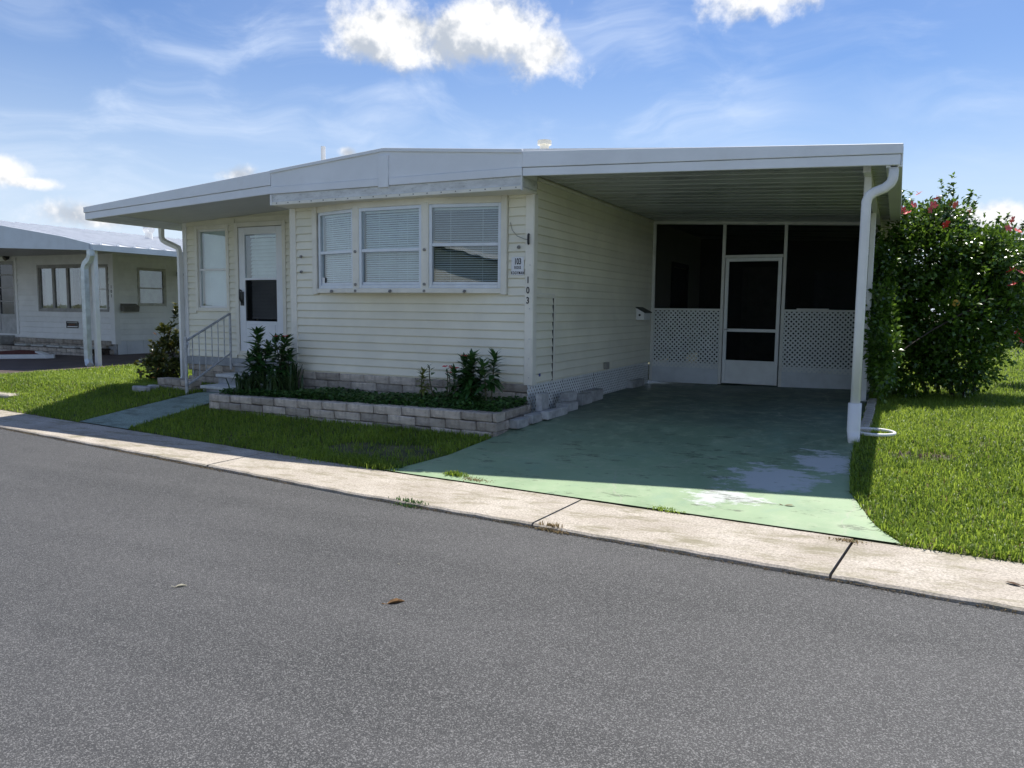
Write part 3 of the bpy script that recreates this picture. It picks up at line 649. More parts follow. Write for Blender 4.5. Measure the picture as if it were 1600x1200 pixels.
# carport: ceiling pans, posts, right-hand gutter and the white downpipe
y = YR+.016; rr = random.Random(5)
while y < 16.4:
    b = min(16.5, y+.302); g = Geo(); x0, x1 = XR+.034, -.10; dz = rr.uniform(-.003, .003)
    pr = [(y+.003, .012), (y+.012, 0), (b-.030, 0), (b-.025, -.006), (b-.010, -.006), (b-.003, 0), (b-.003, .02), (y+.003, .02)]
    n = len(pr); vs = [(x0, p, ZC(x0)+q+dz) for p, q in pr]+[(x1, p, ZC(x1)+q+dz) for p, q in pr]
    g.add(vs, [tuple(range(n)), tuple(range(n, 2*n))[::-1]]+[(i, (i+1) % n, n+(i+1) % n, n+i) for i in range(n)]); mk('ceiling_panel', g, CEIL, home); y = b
g = Geo(); g.box(-.042, -.028, YR+.014, 17, 2.79, 2.96); g.box(-.145, -.042, YR+.014, 17, 2.79, 2.803); g.box(-.158, -.145, YR+.014, 17, 2.79, 2.87); mk('gutter', g, FASC, home)
g = Geo(); g.box(-.352, -.288, YR+.20, 16.5, 2.79, 2.853); mk('eave_beam', g, WHITE, home)
for yy in (8.25, 11.25, YB+.02):
    g = Geo(); x = -.318 if yy < 9 else -.345; g.box(x-.032, x+.032, yy-.032, yy+.032, gz(x, yy)+.004, 2.792); g.box(x-.05, x+.05, yy-.05, yy+.05, gz(x, yy)+.002, gz(x, yy)+.016)
    mk('carport_post', g, WHITE, home, bevel=.005)
g = Geo(); zt = gz(-.30, 7.80)
g.tube([(-.095, YR+.06, 2.80), (-.098, YR+.06, 2.70), (-.115, YR+.06, 2.655), (-.16, YR+.06, 2.615), (-.24, YR+.06, 2.585), (-.285, YR+.06, 2.555), (-.305, YR+.06, 2.50), (-.307, YR+.06, 1.6), (-.305, YR+.06, zt+.32)], .050, 16, flat=(.9, 1.0)); mk('downpipe', g, WHITE, home, smooth=True)
g = Geo(); g.tube([(-.307, YR+.06, zt+.36), (-.307, YR+.055, zt+.09), (-.300, YR+.01, zt+.03), (-.295, YR-.04, zt+.012)], [.066, .064, .060, .050], 16, flat=(.95, 1.0)); mk('downpipe_shoe', g, WHITE, home, smooth=True)

# screen room front: posts, rails, kick plates, lattice, screens and the screen door
fb = frontf(YB); uL, uR = XR+.02, -.40; ZF = gz(-2, YB)+.01
ALU = mat('white screen frame', (.72, .72, .69), .45, .05, 4)
zt0, zt1 = ZC(uL)-.005, ZC(uR)-.005
g = Geo()
for u in (uL+.02, -2.585, -1.63, uR-.02): bar(fb, u-.025, u+.025, -.05, .0, ZF, ZC(u)-.01, g)
g.hexa([fb(uL, .004, zt0-.05), fb(uR, .004, zt1-.05), fb(uR, -.05, zt1-.05), fb(uL, -.05, zt0-.05), fb(uL, .004, zt0), fb(uR, .004, zt1), fb(uR, -.05, zt1), fb(uL, -.05, zt0)])
bar(fb, -2.56, -1.655, -.05, .002, 2.36, 2.405, g)
for a, b in ((uL+.045, -2.61), (-1.605, uR-.045)): bar(fb, a, b, -.05, .002, 1.50, 1.535, g)
mk('screen_frame', g, ALU, home, bevel=.003)
g = Geo(); bar(fb, -1.42, -.95, .003, .03, 1.535, 1.552, g); mk('loose_strip', g, ALU, home)
for a, b in ((uL+.045, -2.61), (-1.605, uR-.045)):
    g = Geo(); bar(fb, a, b, -.03, -.008, ZF-.01, .63, g); bar(fb, a, b, -.008, .010, ZF-.012, .545, g); mk('kick_plate', g, mat('kick plate', (.62, .66, .70), .5, .06, 4), home, bevel=.002)
    lattice('lattice_panel', fb, a, b, .545, 1.505, -.004, home)
    g = Geo(); bar(fb, a, b, -.030, -.028, .63, 2.99, g)
    g = Geo(); g.hexa([fb(a, -.036, .63), fb(b, -.036, .63), fb(b, -.038, .63), fb(a, -.038, .63), fb(a, -.036, ZC(a)-.06), fb(b, -.036, ZC(b)-.06), fb(b, -.038, ZC(b)-.06), fb(a, -.038, ZC(a)-.06)]); mk('screen', g, SCREEN, home)
g = Geo(); g.hexa([fb(-2.56, -.036, 2.40), fb(-1.655, -.036, 2.40), fb(-1.655, -.038, 2.40), fb(-2.56, -.038, 2.40), fb(-2.56, -.036, ZC(-2.56)-.06), fb(-1.655, -.036, ZC(-1.655)-.06), fb(-1.655, -.038, ZC(-1.655)-.06), fb(-2.56, -.038, ZC(-2.56)-.06)]); mk('screen', g, SCREEN, home)
g = Geo(); u0, u1 = -2.545, -1.67
frame(fb, u0, u1, ZF+.02, 2.355, .055, -.03, .014, g, [(1.19, .05)]); bar(fb, u0+.055, u1-.055, -.02, .004, ZF+.07, .70, g)
sd = mk('screen_door', g, mat('screen door white', (.78, .80, .80), .4, .04, 4), home, bevel=.003)
pane(fb, u0+.055, u1-.055, .70, 1.165, -.01, sd, SCREEN, 'screen'); pane(fb, u0+.055, u1-.055, 1.215, 2.30, -.01, sd, SCREEN, 'screen')
g = Geo(); g.tube([fb(u0+.03, .014, 1.2), fb(u0+.03, .05, 1.2), fb(u0+.09, .055, 1.2)], .011, 8); mk('handle', g, GALV, sd)
# the porch inside: dim back wall with a door and a small window, screened right side
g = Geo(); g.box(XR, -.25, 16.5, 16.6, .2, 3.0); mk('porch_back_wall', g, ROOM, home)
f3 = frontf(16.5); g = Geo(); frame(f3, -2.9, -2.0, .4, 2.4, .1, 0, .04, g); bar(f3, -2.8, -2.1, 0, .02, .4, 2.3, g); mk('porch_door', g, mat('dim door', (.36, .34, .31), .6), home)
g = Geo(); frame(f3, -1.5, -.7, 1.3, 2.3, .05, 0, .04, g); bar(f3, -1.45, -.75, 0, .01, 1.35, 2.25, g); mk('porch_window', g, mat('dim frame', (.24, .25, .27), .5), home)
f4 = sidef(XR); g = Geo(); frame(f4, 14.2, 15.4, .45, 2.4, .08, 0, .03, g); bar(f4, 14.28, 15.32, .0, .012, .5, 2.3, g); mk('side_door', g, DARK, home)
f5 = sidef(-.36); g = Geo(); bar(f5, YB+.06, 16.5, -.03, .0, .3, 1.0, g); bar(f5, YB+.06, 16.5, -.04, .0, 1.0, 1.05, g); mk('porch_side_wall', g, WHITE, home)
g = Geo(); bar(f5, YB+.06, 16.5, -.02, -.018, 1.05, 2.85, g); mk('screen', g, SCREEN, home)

# name plate numerals and lettering
def letters(txt, size, fn, u, z, o, parent, name, mt=BLACK, align='CENTER', xs=1.0, spc=1.0):
    cu = bpy.data.curves.new(name, 'FONT'); cu.body = txt; cu.size = size; cu.align_x = align; cu.extrude = .0012; cu.space_character = spc; cu.offset = .0012*size/.06
    tmp = bpy.data.objects.new(name, cu); COL.objects.link(tmp); dg = bpy.context.evaluated_depsgraph_get(); dg.update()
    me = bpy.data.meshes.new_from_object(tmp.evaluated_get(dg)); bpy.data.objects.remove(tmp); bpy.data.curves.remove(cu)
    me.transform(Matrix(((xs, 0, 0, 0), (0, 1, 0, 0), (0, 0, 1, 0), (0, 0, 0, 1))))
    for v in me.vertices: v.co = Vector(fn(u+v.co.x, o+v.co.z, z+v.co.y))
    me.materials.clear(); me.materials.append(mt); o_ = put(name, me, parent); return o_
g = Geo(); bar(fm, -4.045, -3.885, .021, .026, 1.885, 2.095, g)
plate = mk('name_plate', g, mat('pale name plate', (.74, .75, .76), .4, .04, 5)); tag(plate, 'small pale name plate with black lettering screwed to the siding right of the bow window', 'sign')
letters('103', .098, fm, -3.963, 2.012, .028, plate, 'number', xs=.62)
letters('ROSS', .047, fm, -3.963, 1.958, .028, plate, 'lettering', xs=.62, spc=1.35)
letters('KOOYMAN', .047, fm, -3.963, 1.897, .028, plate, 'lettering', xs=.58, spc=1.35)
digs = []
for k, ch in enumerate('103'):
    o = letters(ch, .105, fm, -3.826, 1.795-k*.117, .033, None, 'house_number_digit', xs=.8)
    tag(o, ('black upright digit one, top of the three on the corner board', 'black digit zero, middle of the three on the corner board', 'black digit three, lowest of the three on the corner board')[k], 'digit', 'house number on the corner board')
g = Geo(); g.tube([(-4.06, 8.075, 2.49), (-4.03, 8.065, 2.40), (-3.96, 8.06, 2.33), (-3.87, 8.062, 2.295), (-3.832, 8.07, 2.29)], .004, 6); c_ = mk('loose_cable', g, mat('grey cable', (.25, .25, .22), .5)); tag(c_, 'thin loose cable looping to the corner board above the name plate', 'cable')
g = Geo(); g.tube([(-3.822, 8.072, 2.35), (-3.822, 8.06, 2.34), (-3.822, 8.06, 2.25), (-3.822, 8.072, 2.24)], .013, 8); h_ = mk('cleat', g, BLACK); tag(h_, 'small black cleat at the cable end on the corner board', 'cleat')
# wall mailbox near the screen room
mb = thing('mailbox', (XR, 12.2, 1.25), 'small white mailbox with dark slanted lid on the shaded carport wall', 'mailbox')
yl, yr = [float(atX(px, 494, XR+.10)[1]) for px in (1001, 1019)]
ym = 12.05
g = Geo(); g.prism([(.015, 1.34), (.15, 1.34), (.15, 1.46), (.015, 1.535)], lambda p, q, t: (XR+p, t, q), ym, ym+.36); mk('box', g, WHITE, mb, bevel=.004)
g = Geo(); g.prism([(.012, 1.538), (.012, 1.552), (.175, 1.468), (.172, 1.452)], lambda p, q, t: (XR+p, t, q), ym-.012, ym+.372); mk('lid', g, mat('dark lid', (.07, .075, .07), .5), mb)
g = Geo(); g.tube([(XR+.08, ym-.001, 1.42), (XR+.08, ym-.008, 1.42)], .018, 10); mk('lock', g, BLACK, mb)

# ------------------------------------------------------------------ raised bed in front of the home
PC, PL_ = (-3.72, 7.14), (-8.20, 7.36)               # front right and front left corners of the bed
bed = thing('planter_wall', (-5.9, 7.3, .1), 'low raised bed wall of stacked split face blocks under the bow window', 'planter')
def course_wall(parent, A, B, z0f, n, depth=.19, start=0, L=.402, jit=.006):
    A, B = Vector(A), Vector(B); d = (B-A).normalized(); T = (B-A).length; ang = math.atan2(d.y, d.x); nrm = Vector((-d.y, d.x))
    for c in range(n):
        u = -.0 if (c+start) % 2 == 0 else -.2
        while u < T-.03:
            a, b = max(u, 0.0), min(u+L, T)
            if b-a > .04:
                p = A+d*((a+b)/2)+nrm*(depth/2+random.uniform(-jit, jit)); o = put('block', random.choice(VAR), parent, (p.x, p.y, z0f(p.x, p.y)+c*.101), (random.uniform(-.006, .006), random.uniform(-.006, .006), ang+random.uniform(-.012, .012)))
                o.scale.x = (b-a-.012)/.395; o.scale.z = .965
            u += L
bz = lambda x, y: .143-.018*(PC[0]-x)-.045
course_wall(bed, PL_, PC, bz, 3)
course_wall(bed, (PC[0], PC[1]+.19), (PC[0]-.02, 8.03), lambda x, y: bz(PC[0], 0)+.0, 3, start=1)
course_wall(bed, (PL_[0], 8.25), PL_, bz, 3, start=1)
g = Geo(); nx = 40
top_z = lambda x: bz(x, 0)+.30-.05
rows = [[(PL_[0]+.12+(PC[0]-PL_[0]-.24)*i/nx, y, top_z(PL_[0]+(PC[0]-PL_[0])*i/nx)+random.uniform(-.01, .02)) for i in range(nx+1)] for y in (7.36, 7.6, 7.85, 8.11)]
g.add([p for r in rows for p in r], [(j*(nx+1)+i, j*(nx+1)+i+1, (j+1)*(nx+1)+i+1, (j+1)*(nx+1)+i) for j in range(3) for i in range(nx)])
tag(mk('garden_bed', g, SOIL, fix=False), kind='structure')
# small block edging left of the walk, with a flat grey slab leaning in the grass
edg = thing('block_edging', (-10.0, 8.4, .15), 'short low edging of pinkish blocks left of the handrail', 'edging')
course_wall(edg, (-10.3, 8.25), (-9.42, 8.13), lambda x, y: gz(x, y)-.03, 2)
ston = []
for i, (px, py, r, lab) in enumerate(((222, 611, .13, 'flat grey stone lying in shaded grass left of the walkway'), (240, 609, .09, 'smaller grey stone in the grass against the block edging'))):
    p = atG(px, py); g = Geo(); n = 9; rr = random.Random(i)
    ring = [(r*(1+rr.uniform(-.3, .25))*math.cos(2*math.pi*k/n)*1.3, r*(1+rr.uniform(-.3, .25))*math.sin(2*math.pi*k/n)*.7) for k in range(n)]
    g.prism(ring, lambda a, b, t: (p[0]+a, p[1]+b, p[2]+t), -.02, .075); o = mk('stone', g, CEMENT, bevel=.015); tag(o, lab, 'stone')

# ------------------------------------------------------------------ entry steps and handrail
st = thing('entry_steps', (-8.9, 8.6, .15), 'weathered concrete steps with pale edges up to the white front door', 'steps')
STEPC = mat('step concrete', (.42, .43, .43), .85, .15, 6, bump=.3, bscale=80, dirt=((.2, .2, .18), .5, 5)); EDGE = mat('worn white step edge', (.66, .67, .66), .7, .1, 8)
for k, (yf, z) in enumerate(((8.22, .30), (8.52, .45), (8.85, .60))):
    g = Geo(); g.box(-9.30, -8.22-.01*k, yf+.02, YD-.03+.003*k, .05, z-.05); mk('riser', g, STEPC, st, bevel=.008)
    g = Geo(); g.box(-9.33, -8.20-.01*k, yf-.01, YD-.033+.003*k, z-.048, z); mk('tread', g, EDGE if k < 2 else STEPC, st, bevel=.01)
hr = thing('stair_handrail', (-9.33, 8.0, .2), 'grey metal handrail with thin balusters beside the front steps', 'railing')
xh, y0 = -9.32, 7.97; zt0 = float(atX(289, 529, xh)[2]); zt0 = float(atY(289, 529, y0)[2]); pt = atX(359, 490, xh); y1, zt1 = float(pt[1]), float(pt[2])
zb0, zb1 = gz(xh, y0), .50
y1 = min(y1, 9.08)
def nb(name, a, b, r, n=8, flat=None): g = Geo(); g.tube([a, b], r, n, flat=flat); return mk(name, g, GALV, hr)
nb('post', (xh, y0, zb0-.02), (xh, y0, zt0+.02), .024, 8, (1, 1)); nb('post', (xh, y1, zb1), (xh, y1, zt1+.01), .020, 8, (1, 1))
nb('rail', (xh, y0+.02, zt0-.03), (xh, y1, zt1), .017); zlo0, zlo1 = zb0+.12, zt1-.62
nb('rail', (xh, y0+.02, zlo0), (xh, y1, zlo1), .015)
for i in range(1, 7):
    t = i/7; yy = y0+(y1-y0)*t; nb('baluster', (xh, yy, zlo0+(zlo1-zlo0)*t), (xh, yy, zt0-.03+(zt1-zt0+.03)*t), .008, 6)
g = Geo(); g.tube([(xh+.03, y0+.01, zt0-.05), (xh+.05, y0-.01, zt0-.09), (xh+.03, y0-.0, zt0-.13)], .012, 8); mk('scroll', g, GALV, hr)

# ------------------------------------------------------------------ loose blocks along the lattice
def loose(px, py, L, W, H, rot, lab, name='concrete_block', lift=0., seed=0, tip=0.):
    p = atG(px, py); me = mesh(name, chamfer_block(L, W, H, seed, .008, .005), CEMENT)
    o = put(name, me, None, (p[0], p[1], p[2]+lift+.006), (tip, 0, rot)); return tag(o, lab, 'block', 'loose blocks by the lattice')
loose(813, 668, .30, .12, .10, 1.50, 'nearest pale grey block lying at the bed corner on the green drive', seed=1)
loose(836, 660, .34, .12, .10, 1.52, 'second pale grey block in the row along the bed end', seed=2)
loose(866, 652, .56, .10, .09, 1.56, 'long low grey block beside the first lattice panel', seed=3)
loose(847, 651, .07, .24, .27, .06, 'grey paver stood upright against the lattice near the home corner', 'paver', seed=4)
loose(886, 642, .34, .16, .10, 1.55, 'grey block under a smaller block halfway along the lattice', seed=5)
loose(888, 640, .22, .12, .11, 1.45, 'small tan block resting on top of another block by the lattice', lift=.105, seed=6)
loose(910, 632, .36, .14, .14, 1.57, 'grey block just behind the stacked pair by the lattice', seed=7)
loose(927, 626, .42, .14, .15, 1.57, 'fourth grey block back along the lattice, largest', seed=8)
loose(992, 605, .62, .12, .12, 1.57, 'farthest grey block at the screen room end of the lattice', seed=9)

# edging stones and ring beside the downpipe
ed = thing('brick_edging', (-.24, 9.2, .3), 'short line of pale edging bricks behind the white downpipe', 'edging')
BR = [mesh('brick', chamfer_block(.20, .09, .09, 90+i, .006, .004), mat('pale edging brick', (.46, .43, .37), .9, .2, 20, bump=.5, bscale=80, objvar=.12)) for i in range(3)]
for k in range(14): yy = 8.12+k*.215; put('brick', BR[k % 3], ed, (-.225+random.uniform(-.01, .01), yy, gz(-.2, yy)-.02), (0, 0, R(90)+random.uniform(-.06, .06)))
g = Geo(); c = (-.13, 7.98); n = 20
pth = [(c[0]+.17*math.cos(a), c[1]+.12*math.sin(a), gz(*c)+.055+.01*math.sin(a)) for a in np.linspace(R(-150), R(150), n)]
g.tube(pth, .016, 8); o = mk('splash_ring', g, WHITE, smooth=True); tag(o, 'curved white plastic hoop lying in grass at the downpipe foot', 'hoop')

# ------------------------------------------------------------------ leaves and grass makers
def leaves(name, P, D, Nn, L, W, mt, parent=None, rnd=None, cup=.18):
    """one folded leaf per row: base P, direction D, up normal Nn, length L, width W"""
    n = len(P); D = D/np.linalg.norm(D, axis=1, keepdims=True); Sd = np.cross(D, Nn); Sd /= np.linalg.norm(Sd, axis=1, keepdims=True)+1e-9; Nn = np.cross(Sd, D)
    L = np.asarray(L).reshape(-1, 1)*np.ones((n, 1)); W = np.asarray(W).reshape(-1, 1)*np.ones((n, 1))
    a = P; b = P+D*L*.45+Nn*L*.05; c = P+D*L-Nn*L*.12; l = P+D*L*.42+Sd*W*.5+Nn*W*cup; r = P+D*L*.42-Sd*W*.5+Nn*W*cup
    V = np.stack([a, l, b, r, c], 1).reshape(-1, 3); i = np.arange(n)[:, None]*5
    F = np.concatenate([i+np.array([[0, 2, 1]]), i+np.array([[0, 3, 2]]), i+np.array([[1, 2, 4]]), i+np.array([[2, 3, 4]])], 1).reshape(-1, 3)
    rnd = rng.random(n) if rnd is None else rnd
    return npmesh(name, V, F, mt, np.repeat(rnd, 4), parent)
def blades(name, P, H, W, lean, mt, parent=None, rnd=None):
    n = len(P); a = rng.random(n)*2*np.pi; dx = np.stack([np.cos(a), np.sin(a), np.zeros(n)], 1); sd = np.stack([-np.sin(a), np.cos(a), np.zeros(n)], 1)
    H = H[:, None]; W = W[:, None]; le = lean[:, None]; up = np.array([[0, 0, 1.]])
    m = P+up*H*.55*np.sqrt(np.clip(1-le*le*.5, .1, 1))+dx*H*.22*le*1.2; t = P+up*H*np.clip(.95-.55*le, .2, 1)+dx*H*.85*le
    V = np.stack([P-sd*W*.5, P+sd*W*.5, m-sd*W*.45, m+sd*W*.45, t], 1).reshape(-1, 3); i = np.arange(n)[:, None]*5
    F = np.concatenate([i+np.array([[0, 1, 3]]), i+np.array([[0, 3, 2]]), i+np.array([[2, 3, 4]])], 1).reshape(-1, 3)
    rnd = rng.random(n) if rnd is None else rnd
    return npmesh(name, V, F, mt, np.repeat(rnd, 3), parent)
gzv = np.vectorize(gz)
GRASS = leafmat('st augustine grass', (.070, .135, .016), (.29, .41, .055), .45, .42, .3)
GRASSD = leafmat('dry grass', (.16, .12, .06), (.34, .27, .14), .3, .7, .1)
def inpoly(x, y, poly):
    c = np.zeros(len(x), bool)
    for (x0, y0), (x1, y1) in zip(poly, poly[1:]+poly[:1]):
        with np.errstate(divide='ignore', invalid='ignore'): c ^= ((y0 > y) != (y1 > y)) & (x < (x1-x0)*(y-y0)/(y1-y0)+x0)
    return c
def noise2(x, y, s, seed):
    r = np.random.default_rng(seed); o = np.zeros(len(x))
    for k in range(7):
        a = r.random()*6.28; f = s*r.uniform(.5, 2.2); o += np.sin((x*math.cos(a)+y*math.sin(a))*f+r.random()*6.28)
    return o/7
def grow(x0, x1, y0, y1, dens, keep, h=(.05, .11), w=.0075, dry=.02):
    n = int((x1-x0)*(y1-y0)*dens); x = rng.uniform(x0, x1, n); y = rng.uniform(y0, y1, n)
    k = keep(x, y) & (noise2(x, y, 2.2, 5)+rng.normal(0, .35, n) > -.62); x, y = x[k], y[k]; n = len(x)
    ht = rng.uniform(h[0], h[1], n)*(1+.25*noise2(x, y, 3.2, 9)); P = np.stack([x, y, gzv(x, y)-.012], 1)
    return P, ht, w*rng.uniform(.7, 1.25, n), np.clip(rng.normal(.55, .25, n), .05, 1.0)
drv_poly = [(-4.25, 5.0), (.10, 5.0), (.10, 5.31), (-.06, 5.6), (-.25, 6.26), (-.29, 7.2), (-.29, 18), (-3.9, 18), (-3.80, 8.0), (-3.75, 7.09), (-3.89, 6.42), (-4.08, 6.05)]
walk_poly = [(-9.72, 6.0), (-8.56, 6.0), (-8.56, 6.40), (-8.42, 8.4), (-9.1, 8.4), (-9.72, 6.55)]
bed_poly = [(-8.2, 7.36), (-3.7, 7.12), (-3.7, 9.3), (-8.2, 9.3)]
soil_patch = lambda x, y: ((x+4.75)/.75)**2+((y-6.42)/.22)**2 < 1+.8*noise2(x, y, 9, 3)
def keep_front(x, y):
    e = ki(x)+.02*noise2(x, y, 12, 2)
    return (y > e+.0) & ~inpoly(x, y, drv_poly) & ~inpoly(x, y, walk_poly) & ~inpoly(x, y, bed_poly) & ~(soil_patch(x, y) & (rng.random(len(x)) < .8))
keep_right = lambda x, y: (y > ki(x)+.015*noise2(x, y, 14, 4)) & ~inpoly(x, y, drv_poly) & (x < .55*y+2.0) & ~((((x-.25)/.30)**2+((y-7.4)/.16)**2 < 1) & (rng.random(len(x)) < .75))
sets = [grow(-.35, 2.6, 4.9, 8.5, 5200, keep_right, (.055, .115), .0080), grow(-.35, 3.6, 8.5, 13, 3000, keep_right, (.05, .11), .0085),
        grow(2.6, 6.5, 4.3, 13, 1300, keep_right, (.05, .11), .011), grow(-.3, 8.5, 13, 22, 800, keep_right, (.05, .10), .013), grow(0, 11, 22, 48, 160, keep_right, (.05, .10), .03)]
A = [np.concatenate([s[i] for s in sets]) for i in range(4)]
tag(blades('lawn_grass', A[0], A[1], A[2], A[3], GRASS), 'sunlit coarse green lawn grass right of the carport', 'grass', kind='stuff')
sets = [grow(-8.8, -3.7, 5.6, 7.45, 4200, keep_front, (.04, .095), .0078)]
A = sets[0]; tag(blades('front_strip_grass', A[0], A[1], A[2], A[3], GRASS), 'strip of shaded green grass between kerb and raised bed', 'grass', kind='stuff')
nd_poly = [(-40, 7.55), (-14.75, 7.55), (-15.2, 12.9), (-15.4, 30), (-40, 30)]
home_poly = [(-10.75, 9.15), (-3, 9.15), (-3, 20), (-10.75, 20)]
keep_left = lambda x, y: (y > ki(x)+.02*noise2(x, y, 12, 2)) & ~inpoly(x, y, walk_poly) & ~inpoly(x, y, bed_poly) & ~inpoly(x, y, nd_poly) & ~inpoly(x, y, home_poly) & ~((x > -9.35) & (y > 8.2))
sets = [grow(-15.5, -8.5, 6.2, 9.3, 3400, keep_left, (.04, .10), .0085), grow(-15.6, -10.7, 9.3, 20, 900, keep_left, (.05, .10), .013)]
A = [np.concatenate([s[i] for s in sets]) for i in range(4)]
tag(blades('side_lawn_grass', A[0], A[1], A[2], A[3], GRASS), 'green lawn grass between the entry walk and the neighbouring driveway', 'grass', kind='stuff')

dsets = [grow(-.35, 2.6, 4.9, 9.5, 420, keep_right, (.04, .09), .006), grow(-15.2, -8.5, 6.2, 9.3, 200, keep_left, (.04, .08), .007), grow(-8.8, -3.7, 5.6, 7.4, 260, keep_front, (.03, .07), .006)]
A = [np.concatenate([q[i] for q in dsets]) for i in range(4)]
tag(blades('dry_grass', A[0], A[1], A[2], np.clip(A[3]+.2, 0, 1), GRASSD), 'straw coloured dry blades scattered through the lawns', 'grass', kind='stuff')

# ------------------------------------------------------------------ planting
def stem_mesh(g, a, b, r0, r1, bend=.0, n=4):
    a, b = Vector(a), Vector(b); mid = Vector((random.uniform(-1, 1), random.uniform(-1, 1), 0))*bend
    pts = [a.lerp(b, t)+mid*math.sin(math.pi*t) for t in [i/n for i in range(n+1)]]; g.tube(pts, [r0+(r1-r0)*i/n for i in range(n+1)], 6); return pts
HIB = leafmat('hibiscus leaf', (.016, .050, .008), (.125, .24, .026), .32, .26, .6, 2.0)
LEAFD = leafmat('dark glossy leaf', (.014, .050, .014), (.070, .17, .040), .22, .3, .5, 4)
COVER = leafmat('ground cover leaf', (.018, .060, .014), (.085, .19, .040), .25, .4, .4, 3)
STRAP = leafmat('strap leaf', (.02, .05, .02), (.09, .15, .05), .25, .35, .4, 3)
CROT = leafmat('croton leaf', (.02, .045, .012), (.12, .12, .02), .2, .35, .4, 6)
BARK = mat('bark', (.16, .12, .085), .9, .25, 30, bump=.5, bscale=60)
RED = mat('red petal', (.66, .035, .04), .5, .15, 30); PINK = mat('coral pink petal', (.82, .15, .14), .5, .15, 30)
def flower_mesh(r, mt, seed, cup=.45):
    rr = random.Random(seed); g = Geo()
    for k in range(5):
        a = 2*math.pi*k/5+rr.uniform(-.15, .15); ca, sa = math.cos(a), math.sin(a); pa, qa = -sa, ca
        q = lambda d, s, z: (ca*d+pa*s, sa*d+qa*s, z)
        g.add([q(0, 0, 0), q(.5*r, -.34*r, .28*r*cup), q(.55*r, 0, .22*r*cup), q(.5*r, .34*r, .28*r*cup), q(1.0*r, -.36*r, .5*r*cup+rr.uniform(-.1, .1)*r), q(1.08*r, 0, .38*r*cup), q(1.0*r, .36*r, .5*r*cup+rr.uniform(-.1, .1)*r)], [(0, 1, 2), (0, 2, 3), (1, 4, 5, 2), (2, 5, 6, 3)])
    g.tube([(0, 0, 0), (.1*r, 0, .45*r), (.2*r, 0, .95*r)], [.05*r, .045*r, .07*r], 5)
    return mesh('flower', g, mt, fix=False)
FP = [flower_mesh(.052, PINK, i) for i in range(3)]; FR = [flower_mesh(.055, RED, 5+i) for i in range(2)]

def bush(name, label, lumps, nleaf, size, mt, trunks, flowers=(), group=None, shell=.35, spikes=0):
    """shrub: stems rising into overlapping lumps of leaves, thinner towards the outside"""
    base = trunks[0][0]; e = thing(name, base, label, 'bush', group)
    g = Geo()
    for a, b, r in trunks: stem_mesh(g, a, b, r, r*.4, .12, 5)
    for (c, rad) in lumps:
        for k in range(1):
            dv = rng.normal(size=3); dv /= np.linalg.norm(dv); tip = np.array(c)+dv*np.array(rad)*.45
            stem_mesh(g, trunks[random.randrange(len(trunks))][1], tip, .014, .005, .1, 4)
    mk('stems', g, mat('dark stem', (.045, .035, .025), .9, .2, 20), e, smooth=True)
    vol = np.array([np.prod(r) for _, r in lumps])**.75; ns = (vol/vol.sum()*nleaf).astype(int); Ps, Ds, Ns = [], [], []
    for (c, rad), n in zip(lumps, ns):
        d = rng.normal(size=(n, 3)); d /= np.linalg.norm(d, axis=1, keepdims=True)
        # leaves gather on twigs: pull samples toward twig axes
        tw = rng.normal(size=(max(10, n//14), 3)); tw /= np.linalg.norm(tw, axis=1, keepdims=True); pick = rng.integers(0, len(tw), n)
        d = d*.22+tw[pick]; d /= np.linalg.norm(d, axis=1, keepdims=True)
        tl = rng.uniform(.82, 1.13, len(tw))[pick]
        rr_ = (shell+(1-shell)*rng.random(n)**.8)*tl
        Ps.append(np.array(c)+d*rr_[:, None]*np.array(rad)); dd = d+rng.normal(0, .55, (n, 3))+np.array([0, 0, .05]); Ds.append(dd); Ns.append(d*.6+rng.normal(0, .5, (n, 3))+np.array([0, 0, .9]))
    for k in range(spikes):   # upright shoots breaking the outline
        c, rad = lumps[rng.integers(0, len(lumps))]; a = rng.random()*6.28; q = rng.random()**.5*.8
        b0 = np.array(c)+np.array([math.cos(a)*q*rad[0], math.sin(a)*q*rad[1], math.sqrt(max(0, 1-q*q))*rad[2]]); hgt = rng.uniform(.12, .34); m = 26
        t = rng.random(m); b1 = b0+np.array([rng.normal(0, .05), rng.normal(0, .05), hgt])
        aa = rng.random(m)*6.28; Ps.append(b0+(b1-b0)*t[:, None]); Ds.append(np.stack([np.cos(aa), np.sin(aa), rng.uniform(.3, .9, m)], 1)); Ns.append(np.tile([[0, 0, 1.]], (m, 1))+rng.normal(0, .3, (m, 3)))
    P, D, Nn = np.concatenate(Ps), np.concatenate(Ds), np.concatenate(Ns)
    fo = leaves('foliage', P, D, Nn, size*rng.uniform(.6, 1.2, len(P)), size*.62*rng.uniform(.7, 1.1, len(P)), mt, e); fo['kind'] = 'stuff'
    for p, me, rot in flowers: put('flower', me, e, p, rot)
    return e
